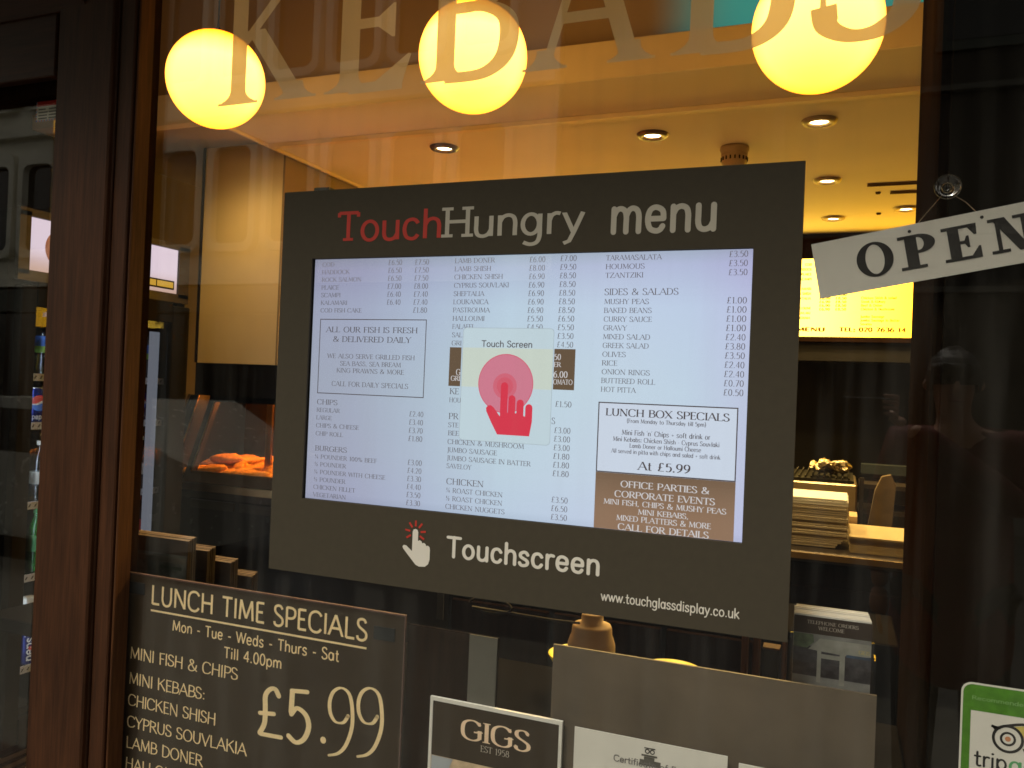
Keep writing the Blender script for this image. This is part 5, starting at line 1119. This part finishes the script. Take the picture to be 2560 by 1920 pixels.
b = MB(); text(b, 'TELEPHONE ORDERS', .633, 1.0815, .0062, 'trajan', .0990, .088, 'c'); text(b, 'WELCOME', .631, 1.0715, .0066, 'trajan', .0990, .044, 'c'); b.build('lettering', M['grey_let'], LR)
pm = [mat('print_' + n, c, .6, var=v, scale=s) for n, c, v, s in (('road_grey', (.20, .20, .18), .3, 30), ('dark_shop', (.035, .032, .035), .8, 60), ('pale_stone', (.30, .30, .25), .2, 50), ('tree_green', (.10, .14, .07), .5, 70), ('shop_blue', (.03, .06, .10), .5, 40))]
b = MB(); yq = .0994
rect(b, .5655, .6995, .93, 1.063, yq, pm[0]); 
rect(b, .5655, .6995, .985, 1.040, yq - .0002, pm[1])
b.face([(x, yq - .0003, z) for x, z in ((.5655, 1.036), (.590, 1.036), (.602, 1.048), (.600, 1.062), (.5655, 1.062))], pm[3])
b.face([(x, yq - .0004, z) for x, z in ((.592, 1.034), (.612, 1.056), (.6995, 1.056), (.6995, 1.034), (.662, 1.030))], pm[2])
rect(b, .608, .615, .975, 1.036, yq - .0005, pm[2]); rect(b, .647, .656, .975, 1.036, yq - .0005, pm[2]); rect(b, .615, .647, 1.020, 1.028, yq - .0005, pm[2]); rect(b, .658, .699, 1.028, 1.033, yq - .0005, pm[4])
text(b, 'GIGS', .688, 1.037, .007, 'trajan', yq - .0007, .018, 'c', M['owly'])
b.build('shop_picture', pm[0], LR)
rehome(LR)
hr = thing('leaflet_holder', 'clear acrylic leaflet holder at the right under the display corner', 'leaflet holder', (.63, .11, .9))
bx('acrylic_front', M['clear'], .560, .705, .094, .0965, .90, 1.062, hr); bx('acrylic_back', M['clear'], .560, .705, .132, .135, .90, 1.075, hr); bx('acrylic_side', M['clear'], .7055, .708, .094, .135, .90, 1.03, hr)
rehome(hr)
# sauce bottle and yellow bowls behind the grey board
M['sauce'] = mat('sauce_bottle_plastic', (.75, .56, .38), .5, var=.04)
SB = thing('sauce_bottle', 'cream plastic sauce bottle with stepped cap behind the grey board', 'bottle', (.1475, .20, .80))
b = MB(); b.lathe([(0, 0), (.052, 0), (.053, .01), (.0515, .150), (.049, .158), (.047, .165)], (0, 0, 0), 30); b.build('body', M['sauce'], SB)
b = MB(); b.lathe([(.0465, .164), (.044, .172), (.043, .186), (.040, .192), (.024, .196), (.0235, .212), (.021, .216), (0, .2165)], (0, 0, 0), 30); b.build('cap', M['sauce'], SB)
for (x, y, r, lab) in ((.100, .30, .080, 'yellow bowl rim showing left of the sauce bottle'), (.305, .30, .068, 'yellow bowl rim showing right of the sauce bottle')):
    t = thing('yellow_bowl', lab, 'bowl', (x, y, .839), 'yellow bowls behind the board')
    b = MB(); b.lathe([(0, 0), (r * .6, 0), (r, .052), (r * .97, .053), (r * .57, .004), (0, .004)], (0, 0, 0), 36); b.build('bowl', M['yellow'], t)
M['matt'] = mat('matt_black_cloth', (.008, .007, .006), 1.0, spec=0)
tag(bx('window_ledge', M['matt'], -1.6, .77, .09, .45, .76, .799, None, .003), 'dark wooden display ledge inside the window', 'ledge')
# the small bits under the display
tag(bx('white_tag', M['stripe'], -.180, -.164, .10, .102, .981, 1.060), 'narrow pale tag hanging under the display left of centre', 'tag')
b = MB(); b.tube([(-.11 + .055 * (1 - math.cos(R(a))) * .9, .12, 1.022 + .016 * math.sin(R(a))) for a in range(0, 331, 22)] + [(.02, .12, 1.012), (.08, .13, 1.008), (.14, .13, 1.010)], .0028, 8)
tag(b.build('loose_cable', mat('grey_cable', (.07, .065, .065), .8)), 'looped grey cable hanging below the display', 'cable')
wl_ = thing('wooden_ledge', 'narrow varnished ledge edge left under the display', 'ledge', (-.75, .5, 1))
b = MB(); b.prism([(-.79, .34), (-.60, .55), (-.57, .55), (-.76, .34)], 1.004, 1.016, 'z'); b.build('edge', M['jamb'], wl_)
rehome(wl_)

# counter in the middle and right
CT = thing('service_counter', 'long dark service counter with steel front edge inside the shop', 'counter', (.6, 1.7, 0))
bx('counter_top', M['dsteel'], -.58, 2.4, 1.40, 2.15, .960, .995, CT, .003)
bx('counter_edge', M['trim'], -.58, 2.4, 1.388, 1.3985, .972, .992, CT)
bx('counter_front', M['walnut'], -.56, 2.4, 1.42, 1.44, 0, .959, CT)
for i in range(6): bx('front_panel', M['walnut'], -.52 + i * .48, -.08 + i * .48, 1.405, 1.419, .08, .88, CT, .004)
rehome(CT)
PBX = thing('box_stack', 'tall stack of flat white takeaway boxes on the counter', 'box stack', (.55, 1.52, .996))
for i in range(21):
    bx('takeaway_box', M['boxcard'] if i < 18 else M['white'], .36, .664 + rr.uniform(-.004, .003) - max(0, 4 - i) * .009, 1.50 + rr.uniform(-.0012, .0012), 1.76, .998 + i * .0080, 1.0054 + i * .0080, PBX, .001)
rehome(PBX)
t = thing('paper_pile', 'low pile of cream wrapping paper lit yellow beside the box stack', 'paper', (.76, 1.5, .996))
for i in range(8): bx('sheet_bundle', M['wrap'], .672 + rr.uniform(-.002, .002), .93, 1.462 + rr.uniform(-.003, .003), 1.78, .9965 + i * .0068, 1.0028 + i * .0068, t)
rehome(t)
tag(bx('tall_carton', M['cream_pl'], .672, .700, 1.80, 1.95, .996, 1.075), 'narrow cream carton standing between box stack and grill', 'carton')
GR = thing('charcoal_grill', 'steel charcoal grill with black bars behind the box stack', 'grill', (.55, 2.3, 0))
bx('grill_body', M['steel'], .20, .703, 2.22, 2.75, .80, 1.155, GR, .006)
bx('grill_trough', M['black'], .23, .69, 2.25, 2.72, 1.156, 1.168, GR)
for i in range(18): b = MB(); b.tube([(.245 + i * .025, 2.24, 1.176), (.245 + i * .025, 2.73, 1.176)], .004, 6); b.build('grill_bar', M['black'], GR)
rehome(GR)
def foilpack(x, y, z, s, seed, rz):
    q = random.Random(seed); b = MB(); n, m_ = 12, 8
    for i in range(m_ + 1):
        tt = math.pi * i / m_
        for j in range(n):
            a = 2 * math.pi * j / n; k = 1 + q.uniform(-.28, .28)
            b.v.append((-.062 * math.cos(tt) * s, .028 * math.sin(tt) * math.cos(a) * k * s, .024 * math.sin(tt) * math.sin(a) * k * s))
    for i in range(m_):
        for j in range(n): b.f.append((i * n + j, i * n + (j + 1) % n, (i + 1) * n + (j + 1) % n, (i + 1) * n + j)); b.m.append(0)
    o = b.build('foil_parcel', M['foil']); o.location = (x, y, z); o.rotation_euler = (q.uniform(-.3, .3), q.uniform(-.4, .4), rz)
    tag(o, 'crumpled foil parcel heaped on the charcoal grill bars', 'foil parcel', 'foil parcels on the grill')
for i in range(26): foilpack(rr.uniform(.52, .655), rr.uniform(2.28, 2.46), 1.198 + rr.uniform(0, .034), rr.uniform(.45, .75), i, rr.uniform(0, 3))
t = thing('kitchen_rack', 'dark steel shelf rack in the shadowed kitchen behind the grill', 'rack', (.9, 2.9, 0))
for z in (.80, .98, 1.10): bx('rack_shelf', M['dsteel'], .72, 1.30, 2.7, 3.0, z, z + .02, t)
for x in (.72, 1.28): bx('rack_post', M['dsteel'], x, x + .02, 2.68, 2.70, 0, 1.15, t)
rehome(t)
b = MB(); b.prism([(.775, 1.13), (.800, 1.19), (.835, 1.20), (.855, 1.16), (.845, .99), (.80, .90), (.745, .93)], 2.30, 2.36, 'y'); tag(b.build('hanging_cloth', mat('brown_cloth', (.07, .045, .02), .95, var=.3, scale=14)), 'brown cloth hanging beside the pillar over the kitchen rack', 'cloth')
tag(bx('blue_tray', mat('blue_grey_tray', (.010, .016, .018), .5), .73, 1.15, 2.9, 3.0, 1.155, 1.20), 'blue grey tray on the dark kitchen shelf', 'tray')
t = thing('cupboard', 'dark wooden cupboard below the display behind the posters', 'cupboard', (0, .9, 0))
bx('carcass', M['matt'], -.56, .80, .95, 1.30, 0, .84, t, .004)
for i in range(3): bx('door_panel', M['walnut'], -.54 + i * .355, -.20 + i * .355, .935, .949, .05, .80, t, .004)
rehome(t)

# ------------------------------------------------------------------ the photographer, seen only in reflection
PX, PY = 1.02, -1.80
P = thing('person', 'person in a red jacket photographing the window, reflected at the right', 'person', (PX, PY, -.03))
def skin(name, nodes, edges, m, parent, root=0, sub=2):
    me = bpy.data.meshes.new(name); me.from_pydata([n[0] for n in nodes], edges, []); me.materials.append(m)
    o = bpy.data.objects.new(name, me); COL.objects.link(o); o.parent = parent
    sk = o.modifiers.new('skin', 'SKIN'); 
    lay = me.skin_vertices[0].data if me.skin_vertices else None
    if lay is None:
        import bmesh
        bm = bmesh.new(); bm.from_mesh(me); bm.verts.layers.skin.verify(); bm.to_mesh(me); bm.free(); lay = me.skin_vertices[0].data
    for i, n in enumerate(nodes): lay[i].radius = (n[1], n[2] if len(n) > 2 else n[1]); lay[i].use_root = (i == root)
    sk.use_smooth_shade = True
    s = o.modifiers.new('sub', 'SUBSURF'); s.levels = sub; s.render_levels = sub
    return o
# body (faces +Y): pelvis, chest, neck, head, arms raised holding the phone level with the face
hx_, hy_, hz_ = -.02, .02, 1.60
bodyn = [((0, 0, .95), .13, .10), ((0, -.01, 1.15), .12, .09), ((0, 0, 1.34), .15, .10), ((0, .01, 1.44), .07), ((hx_, .03, 1.50), .052), ((hx_, .045, 1.58), .075, .085), ((hx_, .045, 1.66), .070, .082), ((hx_, .04, 1.71), .045),
    ((-.18, .0, 1.40), .055), ((-.23, -.02, 1.12), .045), ((-.24, .06, .86), .030), ((.18, .0, 1.40), .055), ((.20, .10, 1.19), .045), ((-.17, .21, 1.45), .032),
    ((-.10, 0, .88), .095), ((-.11, .01, .50), .065), ((-.11, -.01, .09), .042), ((-.11, .10, .04), .035), ((.10, 0, .88), .095), ((.11, .01, .50), .065), ((.11, -.01, .09), .042), ((.11, .10, .04), .035)]
bodye = [(0, 1), (1, 2), (2, 3), (3, 4), (4, 5), (5, 6), (6, 7), (2, 8), (8, 9), (9, 10), (2, 11), (11, 12), (12, 13), (0, 14), (14, 15), (15, 16), (16, 17), (0, 18), (18, 19), (19, 20), (20, 21)]
body = skin('body', bodyn, bodye, M['skin'], P)
skin('jacket', [((0, 0, .50), .235, .19), ((0, -.01, 1.05), .205, .16), ((0, 0, 1.32), .200, .140), ((0, .0, 1.43), .085), ((-.185, .0, 1.39), .082), ((-.232, -.02, 1.12), .064), ((-.238, .05, .90), .046), ((.185, .0, 1.39), .082), ((.205, .10, 1.18), .064), ((-.165, .205, 1.445), .050)],
    [(0, 1), (1, 2), (2, 3), (2, 4), (4, 5), (5, 6), (2, 7), (7, 8), (8, 9)], M['jacket'], P)
skin('trousers', [((0, 0, .92), .15, .12), ((-.10, 0, .84), .115), ((-.11, .01, .50), .085), ((-.11, -.01, .12), .065), ((.10, 0, .84), .115), ((.11, .01, .50), .085), ((.11, -.01, .12), .065)], [(0, 1), (1, 2), (2, 3), (0, 4), (4, 5), (5, 6)], M['denim'], P)
for s in (-1, 1): skin('shoe', [((s * .11, -.06, .05), .045), ((s * .11, .05, .045), .048, .04), ((s * .11, .16, .035), .04, .03)], [(0, 1), (1, 2)], M['rubber'], P)
hb = MB(); n, q = 24, 14
for i in range(q + 1):
    tt = math.pi * i / q * .62
    for j in range(n):
        a = 2 * math.pi * j / n; k = 1 + rr.uniform(-.03, .05); fr = .92 if math.sin(a) > .3 and tt > 1.2 else 1.0
        hb.v.append((hx_ + .090 * math.sin(tt) * math.cos(a) * k, .030 + .108 * math.sin(tt) * math.sin(a) * k * fr, 1.625 + (.118 if math.sin(a) < .2 else .105) * math.cos(tt) * k + (.02 if math.sin(a) > .3 and tt > 1.2 else 0)))
for i in range(q):
    for j in range(n): hb.smooth.add(len(hb.f)); hb.f.append((i * n + j, i * n + (j + 1) % n, (i + 1) * n + (j + 1) % n, (i + 1) * n + j)); hb.m.append(0)
hb.build('hair', M['hair'], P)
# face details
for s in (-1, 1):
    b = MB(); b.lathe([(0, -.009), (.006, -.007), (.009, 0), (.006, .007), (0, .009)], (hx_ + s * .032, .118, 1.613), 12, None, 'y'); e_ = b.build('eye', M['stripe'], P)
    b = MB(); b.lathe([(0, .0135), (.0055, .012)], (hx_ + s * .032, .118, 1.613), 10, None, 'y'); b.build('iris', M['hair'], e_)
    skin('ear', [((hx_ + s * .083, .03, 1.585), .010), ((hx_ + s * .090, .025, 1.605), .014), ((hx_ + s * .086, .03, 1.628), .010)], [(0, 1), (1, 2)], M['skin'], P, sub=1)
    b = MB(); b.tube([(hx_ + s * .014, .127, 1.632), (hx_ + s * .033, .130, 1.638), (hx_ + s * .052, .117, 1.632)], .0035, 6); b.build('eyebrow', M['hair'], P)
skin('nose', [((hx_, .125, 1.618), .008), ((hx_, .140, 1.590), .012), ((hx_, .133, 1.578), .013)], [(0, 1), (1, 2)], M['skin'], P, sub=1)
b = MB(); b.tube([(hx_ - .022, .118, 1.548), (hx_, .127, 1.550), (hx_ + .022, .118, 1.548)], .005, 8); b.build('mouth', mat('lips', (.32, .11, .09), .5), P)
# hands closed on the phone's ends (phone centre is just behind the camera)
pc = Vector((CAM.x + .068 - PX, CAM.y - .014 - PY, CAM.z - .008 + .03))
def hand(side, wrist):
    ex = pc + Vector((side * .082, -.004, 0))
    palm = ex + Vector((side * .012, -.035, -.028))
    skin('palm', [(wrist, .028, .022), (tuple(palm + Vector((side * .010, -.01, -.012))), .034, .018), (tuple(palm), .036, .016), (tuple(palm + Vector((-side * .004, .012, .020))), .030, .013)], [(0, 1), (1, 2), (2, 3)], M['skin'], P, sub=1)
    for k, (dz, ln) in enumerate(((.040, .9), (.020, 1.0), (.0, .95), (-.020, .78))):
        a = ex + Vector((side * .022, -.020, dz - .012)); m1 = ex + Vector((side * .020, .014, dz)); m2 = ex + Vector((-side * .004 * ln, .022, dz + .002)); tip = ex + Vector((-side * .026 * ln, .016, dz + .004))
        skin('finger', [(tuple(a), .0095), (tuple(m1), .0088), (tuple(m2), .0080), (tuple(tip), .0068)], [(0, 1), (1, 2), (2, 3)], M['skin'], P, sub=1)
    skin('thumb', [(tuple(palm + Vector((side * .004, -.004, -.014))), .013), (tuple(ex + Vector((side * .002, -.022, -.030))), .011), (tuple(ex + Vector((-side * .018, -.018, -.018))), .009)], [(0, 1), (1, 2)], M['skin'], P, sub=1)
hand(1, (-.18, .21, 1.46)); 
skin('palm', [((-.24, .06, .87), .026, .02), ((-.24, .075, .81), .036, .016), ((-.24, .085, .77), .034, .014)], [(0, 1), (1, 2)], M['skin'], P, sub=1)
for k, ln in enumerate((.065, .075, .07, .055)):
    fy = .060 + k * .017
    skin('finger', [((-.24, fy, .775), .0095), ((-.238, fy + .004, .775 - ln * .5), .0085), ((-.228, fy + .004, .775 - ln), .0070)], [(0, 1), (1, 2)], M['skin'], P, sub=1)
skin('thumb', [((-.235, .045, .83), .012), ((-.225, .030, .79), .010), ((-.218, .032, .76), .0085)], [(0, 1), (1, 2)], M['skin'], P, sub=1)

ph = thing('phone', 'dark phone held sideways by the photographer in the reflection', 'phone', (PX + pc.x, PY + pc.y, -.03 + pc.z))
b = MB(); b.box(-.079, .079, -.004, .0035, -.036, .036, None, .003); b.build('phone_body', M['boardback'], ph)
b = MB(); b.lathe([(0, .0045), (.0045, .0045), (.005, .0036)], (-.066, 0, .008), 14, None, 'y'); b.build('lens', M['winglass'], ph)
